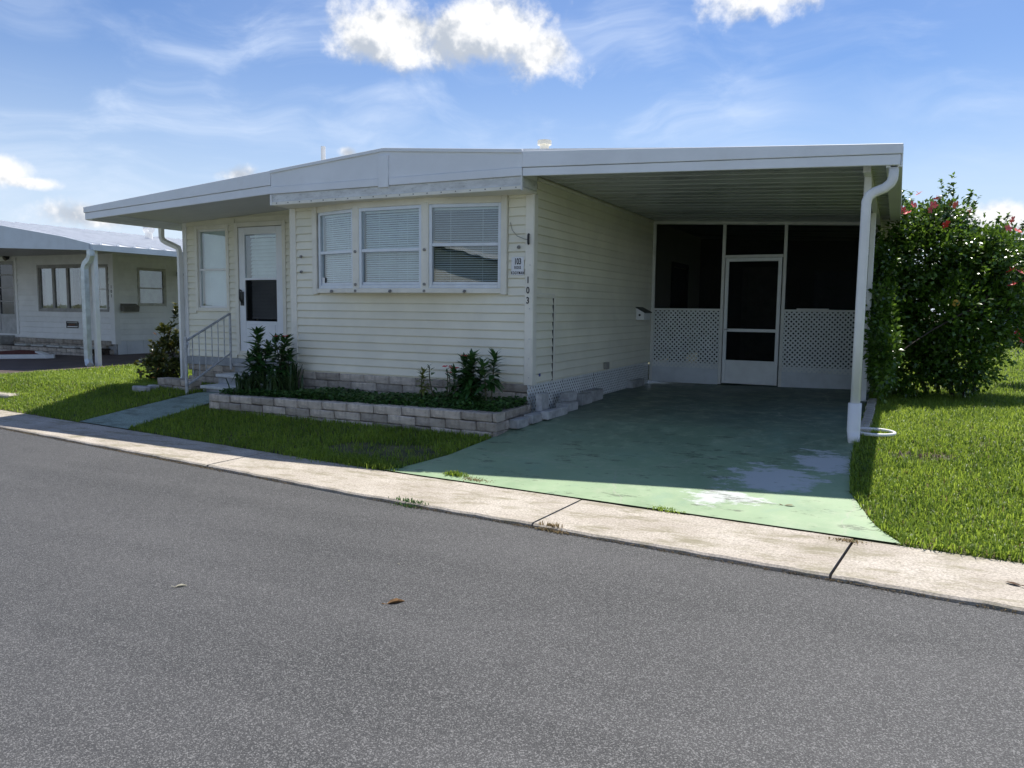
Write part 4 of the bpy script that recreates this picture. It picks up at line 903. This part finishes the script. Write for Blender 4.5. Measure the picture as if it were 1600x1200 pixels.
# big hibiscus by the carport
FY = 12.2
def on(px, py, Y): return tuple(atY(px, py, Y))
lump = []
for px, py, Y, rx, ry, rz in ((1450, 400, 12.3, .62, .7, .62), (1540, 420, 12.6, .62, .7, .60), (1470, 500, 12.0, .72, .7, .66), (1400, 480, 12.2, .42, .6, .72), (1560, 490, 12.4, .55, .6, .55),
                              (1420, 565, 11.9, .55, .55, .5), (1500, 560, 11.9, .55, .55, .48), (1470, 345, 12.6, .42, .5, .30), (1425, 360, 12.6, .32, .5, .36), (1385, 560, 12.4, .26, .7, .60), (1383, 450, 12.8, .20, .7, .62), (1560, 400, 13.2, .45, .6, .42), (1378, 520, 11.4, .22, .6, .85), (1380, 420, 11.9, .22, .6, .45), (1382, 560, 10.7, .20, .45, .5), (1500, 440, 12.9, .9, .5, .9)):
    lump.append((on(px, py, Y), (rx, ry, rz)))
fl = []
rr = random.Random(12)
for px, py, Y, red in ((1418, 333, 11.9, 0), (1464, 311, 12.1, 0), (1459, 320, 12.1, 0), (1455, 327, 12.0, 0), (1436, 303, 12.3, 0), (1494, 320, 12.2, 0), (1517, 330, 12.2, 0), (1410, 328, 12.0, 0), (1427, 320, 12.2, 0), (1479, 351, 11.7, 1), (1575, 357, 12.2, 0), (1583, 344, 12.3, 0), (1590, 361, 12.2, 0), (1580, 423, 11.9, 1), (1593, 425, 12.0, 0), (1583, 445, 11.9, 1)):
    fl.append((on(px, py, Y), (FR if red else FP)[rr.randrange(2)], (R(55)+rr.uniform(-.9, .7), rr.uniform(-.9, .9), rr.uniform(-3, 3))))
b0 = (.75, 12.3, gz(.75, 12.3))
hib = bush('hibiscus_bush', 'tall rounded green hibiscus bush with coral pink flowers beside the carport', lump, 46000, .078, HIB,
           [((.75+dx, 12.3+dy, b0[2]-.02), (.75+dx*2.6, 12.3+dy*2, b0[2]+1.3), .035) for dx, dy in ((0, 0), (.25, .1), (-.3, .1), (.1, -.2), (-.15, .25))], fl, spikes=46)
g = Geo(); p = on(1496, 473, 11.35); g.tube([(p[0], p[1]+.3, p[2]), (p[0], p[1]+.27, p[2])], .045, 14); o = mk('yellow_leaf', g, mat('yellow leaf', (.70, .42, .05), .5), hib)
lump2 = [(on(1625, 470, 15.0), (.55, .6, .55)), (on(1650, 420, 15.2), (.6, .6, .5)), (on(1620, 520, 14.6), (.42, .5, .30))]
bush('hibiscus_bush', 'hibiscus bush with deep red flowers at the right edge of the picture', lump2, 9000, .08, HIB, [((2.35, 15.0, gz(2.35, 15)-.02), (2.4, 15.0, 1.3), .03)],
     [(on(1590, 518, 14.0), FR[0], (R(75), 0, 0)), (on(1596, 530, 14.0), FR[1], (R(75), 0, .4)), (on(1585, 443, 14.5), FR[0], (R(70), 0, .2)), (on(1594, 440, 14.5), FP[0], (R(70), 0, .2))], spikes=6)

def rosette_plant(name, label, base, stems, leaf=.11, mt=LEAFD, group=None, fl=True, cat='plant'):
    """upright stems carrying whorls of narrow leaves, small red flower heads on top"""
    e = thing(name, base, label, cat, group); g = Geo(); P, D, Nn, Ls = [], [], [], []; heads = []
    for (dx, dy, h, n, red) in stems:
        tip = (base[0]+dx, base[1]+dy, base[2]+h); pts = stem_mesh(g, (base[0]+dx*.35, base[1]+dy*.35, base[2]-.02), tip, .010, .005, .03, 5)
        n = int(n*1.7)
        for k in range(n):
            t = 1-(k/n)*.62*rng.uniform(.85, 1.0); a = k*2.4+rng.normal(0, .2); q = pts[0].lerp(pts[-1], t); el = .85-1.35*(k/n)+rng.normal(0, .18)
            P.append(q); D.append((math.cos(a)*math.cos(el), math.sin(a)*math.cos(el), math.sin(el))); Nn.append((0, 0, 1)); Ls.append(1.3*leaf*rng.uniform(.7, 1.15)*(.75+.35*min(1, 3*k/n)))
        if red and fl: heads.append((tip[0], tip[1], tip[2]+.035))
    mk('stems', g, mat('green brown stem', (.10, .10, .05), .7, .2, 30), e, smooth=True)
    P, D, Nn = np.array(P), np.array(D), np.array(Nn, float)+rng.normal(0, .15, (len(P), 3)); Ls = np.array(Ls)
    lf = leaves('foliage', P, D, Nn, Ls, Ls*.36, mt, e, cup=.12); lf['kind'] = 'stuff'
    for h in heads:
        g = Geo()
        for k in range(9):
            a = rng.random()*6.28; r = rng.random()**.5*.05; g.add([(h[0]+math.cos(a)*r+dx, h[1]+math.sin(a)*r+dy, h[2]+dz) for dx, dy, dz in ((-.019, 0, 0), (0, -.019, .004), (.019, 0, .014), (0, .019, .006), (0, 0, .018))], [(0, 1, 4), (1, 2, 4), (2, 3, 4), (3, 0, 4)])
        mk('flower', g, RED, e, fix=False)
    return e
def bedpt(px, Y): p = atY(px, 600, Y); return (float(p[0]), Y, top_z(float(p[0]))+.02)
def stems_for(base, pxs, Y):    # (px, py of tip, leaves, red)
    out = []
    for px, py, n, red in pxs: p = atY(px, py, Y); out.append((float(p[0])-base[0], rng.uniform(-.08, .08), float(p[2])-base[2], n, red))
    return out
b = bedpt(408, 7.85); rosette_plant('flowering_plant', 'tall leafy plant with dark whorled leaves standing before the white door', b, stems_for(b, ((405, 518, 46, 0), (398, 545, 34, 0), (415, 540, 36, 0), (390, 560, 24, 0), (408, 560, 26, 0)), 7.85), .15)
b = bedpt(440, 7.85); rosette_plant('flowering_plant', 'leafy plant topped with a bright red flower right of the door', b, stems_for(b, ((447, 530, 40, 1), (432, 530, 30, 1), (442, 548, 34, 0), (452, 552, 24, 0), (434, 588, 12, 1)), 7.85), .14)
b = bedpt(728, 7.72); rosette_plant('flowering_plant', 'largest bushy plant in the bed below the bow window', b, stems_for(b, ((735, 556, 44, 0), (722, 562, 38, 1), (742, 562, 40, 0), (715, 580, 30, 1), (728, 580, 36, 0), (748, 582, 30, 0), (738, 590, 30, 0), (720, 592, 28, 0)), 7.72), .115)
b = bedpt(764, 7.70); rosette_plant('flowering_plant', 'thin single stem plant with a leafy top nearest the home corner', b, stems_for(b, ((768, 556, 40, 0), (760, 566, 18, 0)), 7.70), .13)
b = bedpt(664, 7.70); rosette_plant('flowering_plant', 'small pale yellowish leafed plant in the bed under the bow window', b, stems_for(b, ((664, 580, 34, 0),), 7.70), .09, leafmat('pale leaf', (.10, .14, .03), (.26, .28, .08), .3))
b = bedpt(692, 7.68); rosette_plant('flowering_plant', 'spindly plant with small red flowers beside the largest bushy plant', b, stems_for(b, ((698, 588, 8, 1), (700, 578, 5, 1), (672, 572, 9, 0)), 7.68), .075)
# strap-leaved clumps by the steps
for px, Y, lab in ((388, 7.62, 'clump of arching strap leaves at the left end of the raised bed'), (425, 7.66, 'strap leaf clump below the red flowered plant'), (452, 7.85, 'upright strap leaf clump against the home corner board')):
    b = bedpt(px, Y); n = 90; P = np.array(b)+np.stack([rng.normal(0, .07, n), rng.normal(0, .06, n), np.zeros(n)], 1); e = thing('strap_leaf_clump', b, lab, 'plant', 'strap leaf clumps in the bed')
    # long arching leaves in three joints
    a = rng.random(n)*6.28; dx = np.stack([np.cos(a), np.sin(a), 0*a], 1); sd = np.stack([-np.sin(a), np.cos(a), 0*a], 1); H = rng.uniform(.22, .42, n)[:, None]*(1.25 if px > 450 else 1); le = rng.uniform(.2, .9, n)[:, None]*(.5 if px > 450 else 1); up = np.array([[0, 0, 1.]])
    q = [P, P+up*H*.45+dx*H*.15*le, P+up*H*(.85-.1*le)+dx*H*.45*le, P+up*H*(1-.55*le)+dx*H*1.0*le]; W = [.012, .013, .010, .001]
    V = np.concatenate([np.stack([c-sd*w_, c+sd*w_], 1) for c, w_ in zip(q, W)], 1).reshape(-1, 3); i = np.arange(n)[:, None]*8
    F = np.concatenate([i+np.array([[2*k, 2*k+1, 2*k+3, 2*k+2]]) for k in range(3)], 1).reshape(-1, 4)
    lf = npmesh('leaves', V, F, STRAP, np.repeat(rng.random(n), 3), e); lf['kind'] = 'stuff'
# ground cover filling the bed
n = 15000; x = rng.uniform(-8.1, -3.78, n); y = rng.uniform(7.22, 8.05, n)
k = (y > 7.30-.02+ (PC[0]-x)*.045*.9+.03*noise2(x, y, 6, 8)); x, y = x[k], y[k]; n = len(x)
hgt = (.12+.06*noise2(x, y, 5, 21))*np.clip((y-7.18)/.25, .25, 1)*(.3+.7*rng.random(n)); P = np.stack([x, y, np.array([top_z(v) for v in x])+hgt], 1); a = rng.random(n)*6.28
tag(leaves('ground_cover', P, np.stack([np.cos(a), np.sin(a), rng.normal(.1, .35, n)], 1), np.tile([[0, 0, 1.]], (n, 1))+rng.normal(0, .35, (n, 3)), rng.uniform(.03, .065, n), rng.uniform(.022, .042, n), COVER), 'low dense dark green ground cover filling the raised bed', 'ground cover', kind='stuff')
# croton at the far left corner of the home
cb = atG(272, 592); cb = (-11.35, 9.35, gz(-11.35, 9.35)); lp = [((-11.35, 9.3, .62), (.28, .3, .36)), ((-11.28, 9.35, .98), (.20, .25, .28)), ((-11.5, 9.2, .42), (.34, .3, .24)), ((-11.15, 9.1, .40), (.26, .28, .22))]
cr = bush('croton_shrub', 'small dark shrub with orange tipped leaves at the left corner of the home', lp, 1500, .10, CROT, [(cb, (-11.35, 9.32, .9), .02), ((cb[0]+.06, cb[1], cb[2]), (-11.25, 9.3, .8), .015)], spikes=6)
OR = [mesh('orange_leaf', Geo().add([(0, 0, 0), (.03, .012, .01), (.09, 0, 0), (.03, -.012, .01)], [(0, 1, 2, 3)]), mat('orange leaf', (.60, .25, .05), .5), fix=False)]
for k in range(12):
    c, rad = lp[k % 4]; put('orange_leaf', OR[0], cr, (c[0]+rng.normal(0, .15), c[1]-rad[1]*.8, c[2]+rng.normal(0, .15)), (rng.random(), rng.random(), rng.random()*6))

# ------------------------------------------------------------------ small things on the ground
LEAFDRY = mat('dry leaf', (.30, .17, .07), .8, .25, 40); LEAFPALE = mat('pale leaf litter', (.62, .58, .44), .8, .15, 40)
def fallen(px, py, L, mt, lab, rot, curl=.3):
    p = atG(px, py); g = Geo(); w_ = L*.38; pts = []
    for t, ww in ((0, .05), (.25, .8), (.55, 1), (.8, .6), (1, .04)):
        for s in (-1, 0, 1): pts.append((L*(t-.5), s*w_*.5*ww, .001+L*curl*(abs(s)*.40*ww)+L*.10*curl*(t-.5)**2*4))
    g.add(pts, [(i*3+j, i*3+j+1, i*3+j+4, i*3+j+3) for i in range(4) for j in range(2)]); g.tube([(-L*.5, 0, .006), (-L*.75, .01, .012)], .0025, 5)
    me = mesh('fallen_leaf', g, mt, fix=False); o = put('fallen_leaf', me, None, (p[0], p[1], p[2]+.001), (0, 0, rot)); return tag(o, lab, 'leaf', 'fallen leaves')
fallen(283, 918, .065, LEAFPALE, 'pale crumpled leaf on the asphalt at the left of the road', .9, .6)
fallen(543, 907, .055, LEAFPALE, 'small straw coloured leaf on the asphalt left of the brown one', 2.6)
fallen(619, 944, .10, LEAFDRY, 'curled brown leaf with a stem lying on the asphalt', .9, .6)
fallen(1583, 913, .085, mat('dark brown leaf', (.10, .055, .03), .8, .2, 40), 'dark brown leaf on the kerb at the right edge', 2.6, .2)
fallen(629, 883, .035, LEAFPALE, 'tiny pale leaf farther back on the asphalt', 1.0)
fallen(1415, 742, .13, mat('orange dry leaf', (.50, .22, .07), .7, .2, 30), 'orange dry leaf in the right lawn below the dead weed clump', 1.1, .5)
fallen(1235, 792, .10, LEAFDRY, 'thin brown leaf on the sunlit end of the green drive', .15)
# weeds along kerb joints
for i, (px, py, n, h, r, m_, lab) in enumerate(((711, 744, 140, .07, .10, GRASS, 'bright green weed tuft at the drive edge of the kerb'), (640, 790, 110, .04, .13, COVER, 'dark low weed on the road edge of the kerb'), (742, 752, 120, .03, .12, GRASSD, 'dry brown weed mat beside the green tuft'), (1040, 798, 90, .03, .10, GRASS, 'small green weed where kerb meets the middle of the drive'),
        (863, 829, 70, .04, .08, GRASSD, 'straw coloured weed on the road edge near the first kerb joint'), (1322, 846, 70, .02, .09, GRASSD, 'dry debris at the joint by the right end of the drive'), (622, 731, 60, .05, .05, COVER, 'tiny green weed at the left corner of the drive'), (566, 725, 520, .10, .26, GRASS, 'sunlit tuft of long grass at the edge of the kerb'), (490, 713, 420, .08, .34, GRASS, 'low sunlit grass spilling over the kerb farther left'))):
    p = atG(px, py); n = int(n*1.6); q = rng.normal(0, 1, (n, 2))*np.array([r*.62, r*.20]); P = np.stack([p[0]+q[:, 0], p[1]+q[:, 1]-.12*q[:, 0], np.zeros(n)], 1); P[:, 2] = gzv(P[:, 0], P[:, 1])
    o = thing('weed_tuft', tuple(map(float, p)), lab, 'weed', 'weeds along the kerb'); bl = blades('blades', P, rng.uniform(.5, 1, n)*h, rng.uniform(.005, .009, n), np.clip(rng.normal(.6, .25, n), .1, 1), m_, o); bl['kind'] = 'stuff'
# dead weed clump in the right lawn
p = atG(1440, 718); n = 60; P = np.stack([p[0]+rng.normal(0, .14, n), p[1]+rng.normal(0, .05, n), np.zeros(n)], 1); P[:, 2] = gzv(P[:, 0], P[:, 1]); o = thing('dead_weed_clump', tuple(map(float, p)), 'flattened clump of dead brown stalks in the right lawn', 'weed'); bl = blades('blades', P, rng.uniform(.04, .11, n), rng.uniform(.008, .014, n), np.clip(rng.normal(.7, .25, n), .1, 1), leafmat('dead stalk', (.07, .05, .035), (.36, .30, .22), .1, .8, .1), o); bl['kind'] = 'stuff'
# litter of grass clippings along the road edge of the kerb
n = 4200; x = rng.uniform(-11, 3, n); n_w = noise2(x, x*0, 2.5, 31); x = x[n_w+rng.normal(0, .3, n) > -.1]; n = len(x); y = ko(x)+rng.normal(-.012, .012, n); P = np.stack([x, y, gzv(x, y-.03)+.004], 1)
tag(blades('kerb_litter', P, rng.uniform(.008, .022, n), rng.uniform(.004, .008, n), np.ones(n), leafmat('litter', (.05, .04, .025), (.22, .17, .10), .1, .9, .1)), 'dark dry litter along the joint of road and kerb', 'litter', kind='stuff')

# ------------------------------------------------------------------ neighbouring home on the left
NX_, NY_ = -18.8, 13.8; nz = .13
nb_ = thing('neighbour_home', (NX_, NY_, nz), 'white sided neighbouring mobile home with ribbed roof at the left edge', 'house')
NS = mat('white neighbour siding', (.82, .82, .80), .5, .05, 2, objvar=.03); NF = mat('pale blue grey fascia', (.58, .64, .70), .45, .05, 2)
ff = frontf(NY_); sf = sidef(NX_)
nh = [(-21.98, -20.1, 1.33, 2.52), (-19.6, -19.06, 1.35, 2.50), (-24.0, -23.1, .60, 2.72)]
wA = wall('wall', ff, -27, NX_, .50, 3.1, nh, nb_, NS)
siding(wA, ff, -27, NX_-.12, .50, 2.95, [(a-.07, b+.07, c-.07, d+.07) for a, b, c, d in nh], NS, ex=.152)
sh = [(14.56, 15.40, 1.50, 2.47)]
wB = wall('wall', sf, NY_+.09, 26, .50, 3.0, sh, nb_, NS)
siding(wB, sf, NY_+.12, 20, .50, 2.80, [(a-.05, b+.05, c-.05, d+.05) for a, b, c, d in sh], NS, ex=.152)
g = Geo(); bar(ff, NX_-.13, NX_+.02, -.02, .03, .42, 2.9, g); bar(sf, NY_-.03, NY_+.13, .02, .032, .42, 2.9, g); mk('corner_board', g, NS, nb_)
CUR = mat('curtain', (.62, .62, .58), .8, .05, 3)
for (a, b, c, d), parts in zip(nh[:2], (3, 1)):
    g = Geo(); frame(ff, a-.06, b+.06, c-.06, d+.06, .065, -.02, .03, g); mk('window_casing', g, mat('grey brown casing', (.36, .35, .33), .5), nb_)
    for k in range(parts):
        u0, u1 = a+(b-a)*k/parts, a+(b-a)*(k+1)/parts
        g = Geo(); frame(ff, u0+.004, u1-.004, c, d, .04, -.05, .01, g, [(1.9, .03)] if parts == 1 else []); wn = mk('window', g, WHITE if parts == 1 else MATS['grey brown casing'], nb_); pane(ff, u0+.04, u1-.04, c+.04, d-.04, -.02, wn)
        g = Geo(); q = 14; cc0, cc1 = u0+.05+(.30 if (parts == 3 and k == 0) else 0)+(.28 if parts == 3 and k == 2 else 0), u1-.05
        if k == 0 and parts == 3: cc0, cc1 = u0+.05, u0+.32
        us = [cc0+(cc1-cc0)*i/(q*2) for i in range(q*2+1)]
        vs = [ff(u, -.16+.03*(1 if i % 2 else -1), z) for z in (c, d) for i, u in enumerate(us)]; m_ = len(us); g.add(vs, [(i, i+1, m_+i+1, m_+i) for i in range(m_-1)]); mk('curtain', g, CUR, wn, fix=False)
a, b, c, d = sh[0]; g = Geo(); frame(sf, a-.04, b+.04, c-.04, d+.04, .05, -.02, .025, g); frame(sf, a, b, c, d, .035, -.04, .01, g, [(1.95, .03)]); wn = mk('window', g, mat('beige frame', (.50, .49, .44), .5), nb_); pane(sf, a+.03, b-.03, c+.03, d-.03, -.02, wn)
g = Geo(); bar(sf, a, b, -.14, -.12, c, d, g); mk('curtain', g, mat('pale green curtain', (.40, .44, .38), .8), wn)
# jalousie door
a, b, c, d = nh[2]; g = Geo(); frame(ff, a, b, c, d, .10, -.04, .015, g, [(1.12, .10)]); bar(ff, a+.1, b-.1, -.03, .0, c+.1, 1.07, g)
for z in (1.55, 1.95, 2.32): bar(ff, a+.1, b-.1, -.03, .005, z-.015, z+.015, g)
nd = mk('door', g, mat('grey door', (.46, .46, .45), .5), nb_)
for z0, z1 in ((1.17, 1.53), (1.57, 1.93), (1.97, 2.30), (2.34, 2.62)): pane(ff, a+.1, b-.1, z0, z1, -.02, nd, mat('dark jalousie', (.035, .045, .06), .12, .1, 4, spec=.6), 'pane')
g = Geo(); bar(ff, a-.1, a, -.03, .03, c, d+.1, g); bar(ff, b, b+.1, -.03, .03, c, d+.1, g); bar(ff, a-.1, b+.1, -.03, .028, d, d+.1, g); mk('door_casing', g, NS, nb_)
g = Geo(); g.box(-26, NX_-.2, NY_+.7, NY_+.75, .5, 2.9); g.box(NX_-.8, NX_-.75, NY_+.2, 20, .5, 2.9); mk('room_lining', g, DARK, nb_)
g = Geo(); frame(ff, -20.82, -20.30, .82, 1.01, .03, 0, .03, g); bar(ff, -20.79, -20.33, .0, .018, .85, .98, g); mk('vent', g, BLACK, nb_)
g = Geo(); bar(ff, -20.72, -20.45, .019, .022, .89, .94, g); mk('vent_plate', g, mat('rusty brown', (.16, .07, .04), .7), nb_)
for q, fn in (((-23.35, 2.83), ff), ((15.88, 2.40), sf)):
    g = Geo(); g.tube([fn(q[0], .0, q[1]), fn(q[0], .06, q[1])], .06, 10); g.tube([fn(q[0], .06, q[1]), fn(q[0], .14, q[1]-.05)], .075, 10); mk('wall_lamp', g, BLACK, nb_)
for z, ch in ((1.92, '1'), (1.80, '0'), (1.68, '1')): letters(ch, .115, ff, NX_-.06, z, .032, nb_, 'house_number_digit')
g = Geo(); n_ = 0
for k in range(24): y_ = NY_+.05+k*.26; g.box(NX_+.012+.008*(k % 2), NX_+.03+.008*(k % 2), y_, y_+.258, .10, .50)
mk('skirting', g, mat('white skirting', (.66, .68, .70), .5, .05, 3), nb_)
g = Geo(); g.box(-27, NX_-.02, NY_+.03, NY_+.1, 0, .5); s3 = mk('foundation_skirt', g, CEMENT, nb_)
for c in range(3):
    x = -24.6+(.2 if c % 2 else 0)
    while x+.4 < NX_+.01: put('block', random.choice(VAR), s3, (x+.2, NY_+.045, .5-.12-c*.118)).scale.z = 1.15; x += .405
# its roof: slopes to the right eave over its own carport
NE, NF_ = -15.27, 10.72
def nzt(x): return float(np.interp(x, [-27, -21.6, NE], [2.95, 3.66, 2.76]))
g = Geo(); g.prism([(-27, nzt(-27)), (-21.6, 3.66), (NE, 2.75), (NE, 2.69), (-21.6, 3.60), (-27, nzt(-27)-.06)], lambda p, q, t: (p, t, q), NF_+.02, 27); rf = mk('roof', g, mat('white ribbed roof', (.80, .81, .82), .35, .04, 2), nb_)
for k in range(40):
    y_ = NF_+.25+k*.405; g = Geo(); g.hexa([(-21.6, y_-.03, 3.655), (NE-.02, y_-.03, 2.755), (NE-.02, y_+.03, 2.755), (-21.6, y_+.03, 3.655), (-21.6, y_-.015, 3.70), (NE-.02, y_-.015, 2.80), (NE-.02, y_+.015, 2.80), (-21.6, y_+.015, 3.70)]); mk('roof_rib', g, MATS['white ribbed roof'], rf)
g = Geo(); g.prism([(-27, nzt(-27)+.06), (-21.6, 3.72), (NE-.9, nzt(NE-.9)+.05), (NE, 2.765), (NE, 2.625), (-18.5, 2.75), (-27, 2.80)], lambda p, q, t: (p, t, q), NF_-.02, NF_+.02); mk('fascia', g, NF, nb_)
g = Geo(); g.box(NE-.02, NE+.10, NF_-.02, 27, 2.62, 2.745); mk('gutter', g, NF, nb_)
g = Geo(); g.hexa([(-18.78, NF_+.03, 2.86), (NE-.02, NF_+.03, 2.64), (NE-.02, 26, 2.64), (-18.78, 26, 2.86), (-18.78, NF_+.03, 2.89), (NE-.02, NF_+.03, 2.67), (NE-.02, 26, 2.67), (-18.78, 26, 2.89)]); g.hexa([(-27, NF_+.03, 2.86), (-18.78, NF_+.03, 2.84), (-18.78, 13.79, 2.84), (-27, 13.79, 2.86), (-27, NF_+.03, 2.89), (-18.78, NF_+.03, 2.87), (-18.78, 13.79, 2.87), (-27, 13.79, 2.89)]); mk('ceiling', g, mat('neighbour ceiling', (.55, .55, .53), .5), nb_)
g = Geo(); g.tube([(-19.5, 15.5, 3.2), (-19.5, 15.5, 3.62)], .10, 12); g.tube([(-19.62, 15.5, 3.66), (-19.38, 15.5, 3.66)], .11, 12); mk('vent_pipe', g, WHITE, nb_)
for yy in (10.85, 14.6, 18.5):
    g = Geo(); g.box(-15.42, -15.32, yy-.05, yy+.05, gz(-15.4, yy), 2.64); mk('carport_post', g, WHITE, nb_, bevel=.006)
g = Geo(); zz = gz(-15.4, 10.8)
g.tube([(NE+.02, NF_-.03, 2.64), (NE+.02, NF_-.03, 2.52), (NE-.03, NF_-.02, 2.44), (NE-.17, NF_-.02, 2.34), (NE-.215, NF_-.02, 2.24), (NE-.215, NF_-.02, zz+.16), (NE-.15, NF_-.05, zz+.06), (NE-.08, NF_-.08, zz+.04)], .06, 12, flat=(1, 1)); mk('downpipe', g, mat('galvanised downpipe', (.62, .67, .69), .35, .12, 6, metal=.35), nb_)
# its mailbox, steps and drive
g = Geo(); g.prism([(.0, 1.30), (.13, 1.30), (.16, 1.44), (.0, 1.52)], lambda p, q, t: (NX_+.02+p, t, q), 13.96, 14.44); o = mk('mailbox', g, mat('grey brown mailbox', (.17, .16, .14), .5, .1, 6), bevel=.006); tag(o, 'dull grey brown mailbox on the neighbouring white wall', 'mailbox')
tag(sheet('neighbour_driveway', [(-28, -14.72, 7.6), (-28, -14.85, 9.2), (-28, -15.0, 11), (-28, -15.25, 13.2), (-28, -15.4, 26)], mat('brown painted drive', (.115, .085, .075), .8, .2, 2, bump=.3, bscale=60), .012, sub=20), kind='structure')
ns = thing('neighbour_bed_wall', (-21.5, 13.2, .13), 'low tan block wall of the neighbouring flower bed', 'planter')
course_wall(ns, (-23.2, 13.05), (-18.95, 13.05), lambda x, y: .10, 2, jit=.004)
for k, x in enumerate((-22.2, -21.45, -20.75, -20.05, -19.3)):
    g = Geo(); g.box(x-.27, x+.27, 13.30, 13.55, .30, .345); o = mk('paver', g, mat('pale paver', (.58, .58, .55), .8, .1, 8), bevel=.008); tag(o, ('leftmost', 'second from the left', 'middle', 'fourth from the left', 'rightmost')[k]+' of the five pale pavers laid in the neighbouring flower bed', 'paver', 'pavers in the neighbouring bed')
g = Geo(); g.box(-23.15, -19.0, 13.24, 13.78, .1, .30); tag(mk('neighbour_bed_soil', g, SOIL), kind='structure')
nst = thing('neighbour_steps', (-23.7, 13.4, .13), 'grey concrete steps at the neighbouring dark door', 'steps')
for k in range(3): g = Geo(); g.box(-24.4, -23.25+.0*k, 12.7+.33*k, 13.0+.33*k+(.4 if k == 2 else .025), .1, .27+.14*k); mk('tread', g, CEMENT, nst, bevel=.01)
rb = thing('mulch_bed_edging', (-19.5, 11.5, .13), 'white edging strip round the red mulch bed on the brown drive', 'edging')
pa, pb = atG(0, 569), atG(82, 561); zz = gz(-19, 11.5)+.012
A_, B_ = Vector((pa[0]-3.0, pa[1]-.55, 0)), Vector((pb[0], pb[1], 0)); Cc = Vector((pb[0]-1.6, pb[1]+.75, 0))
for P0, P1 in ((A_, B_), (B_, Cc)):
    d_ = (P1-P0).normalized(); n_ = Vector((-d_.y, d_.x, 0)); q = [P0, P1+d_*.03, P1+d_*.03+n_*.16, P0+n_*.16]; g = Geo(); g.hexa([(p.x, p.y, zz) for p in q]+[(p.x, p.y, zz+.10) for p in q]); mk('edging_board', g, WHITE, rb, bevel=.01)
g = Geo(); g.add([(A_.x, A_.y+.1, zz+.06), (B_.x-.1, B_.y+.12, zz+.06), (Cc.x, Cc.y+.05, zz+.06), (A_.x-1, Cc.y+.6, zz+.06)], [(0, 1, 2, 3)]); tag(mk('red_mulch', g, mat('red mulch', (.20, .035, .025), .95, .4, 25, bump=.8, bscale=50), fix=False), kind='structure')
g = Geo(); p = atG(226, 564); g.box(p[0]-.16, p[0]+.16, p[1]-.05, p[1]+.05, p[2]+.012, p[2]+.04); o = mk('paper_scrap', g, WHITE, bevel=.01); tag(o, 'small white scrap lying on the brown neighbouring drive', 'scrap')
p = atG(8, 617); g = Geo(); g.box(p[0]-1.2, p[0]+.35, p[1]-.16, p[1]+.16, p[2]-.04, p[2]+.035); o = mk('stepping_stone', g, KERB, bevel=.02); tag(o, 'pale concrete stepping slab in the grass at the left edge', 'slab')
# distant pale home glimpsed behind the right-hand bush
fh = thing('distant_home', (8, 46, .4), 'distant pale home just visible behind the hibiscus at the right edge', 'house')
g = Geo(); g.box(4.2, 16, 46, 52, .3, 3.0); mk('wall', g, NF, fh)
g = Geo(); g.prism([(3.8, 2.9), (16.5, 2.9), (10, 4.0)], lambda p, q, t: (p, t, q), 45.6, 52.4); mk('roof', g, FASC, fh)
for x in (6, 9.5, 13): g = Geo(); frame(frontf(46), x, x+1.4, 1.3, 2.4, .1, 0, .04, g, [(1.85, .06)]); bar(frontf(46), x+.1, x+1.3, 0, .01, 1.4, 2.3, g); mk('window', g, DARK, fh)

# home across the road: behind the camera, mirrored in the bow window
oh = thing('opposite_home', (-9, -11, 0), 'white gabled home across the road, mirrored in the bow window glass', 'house')
fo = lambda u, o, z: (u, -11+o, z)
g = Geo(); g.box(-15, -4.6, -20, -11, -.3, 2.9); g.prism([(-15, 2.9), (-4.6, 2.9), (-9.8, 4.1)], lambda p, q, t: (p, t, q), -20, -11); mk('wall', g, mat('opposite wall', (.62, .61, .56), .6, .05, 2), oh)
g = Geo(); g.prism([(-15.5, 2.85), (-9.8, 4.2), (-4.1, 2.85), (-4.1, 2.97), (-9.8, 4.34), (-15.5, 2.97)], lambda p, q, t: (p, t, q), -20.4, -10.5); mk('roof', g, FASC, oh)
for x in (-13.8, -11.2, -7.6):
    g = Geo(); frame(fo, x, x+1.7, 1.0, 2.3, .08, 0, .05, g, [(1.65, .05)]); bar(fo, x+.82, x+.88, .0, .045, 1.08, 2.22, g); wn = mk('window', g, WHITE, oh); g = Geo(); bar(fo, x+.08, x+1.62, .0, .012, 1.08, 2.22, g); mk('pane', g, DARK, wn)
g = Geo(); frame(fo, -9.3, -8.3, .2, 2.3, .08, 0, .05, g); mk('door_casing', g, WHITE, oh); g = Geo(); bar(fo, -9.22, -8.38, 0, .02, .2, 2.22, g); mk('door', g, mat('opposite door', (.20, .22, .26), .5), oh)
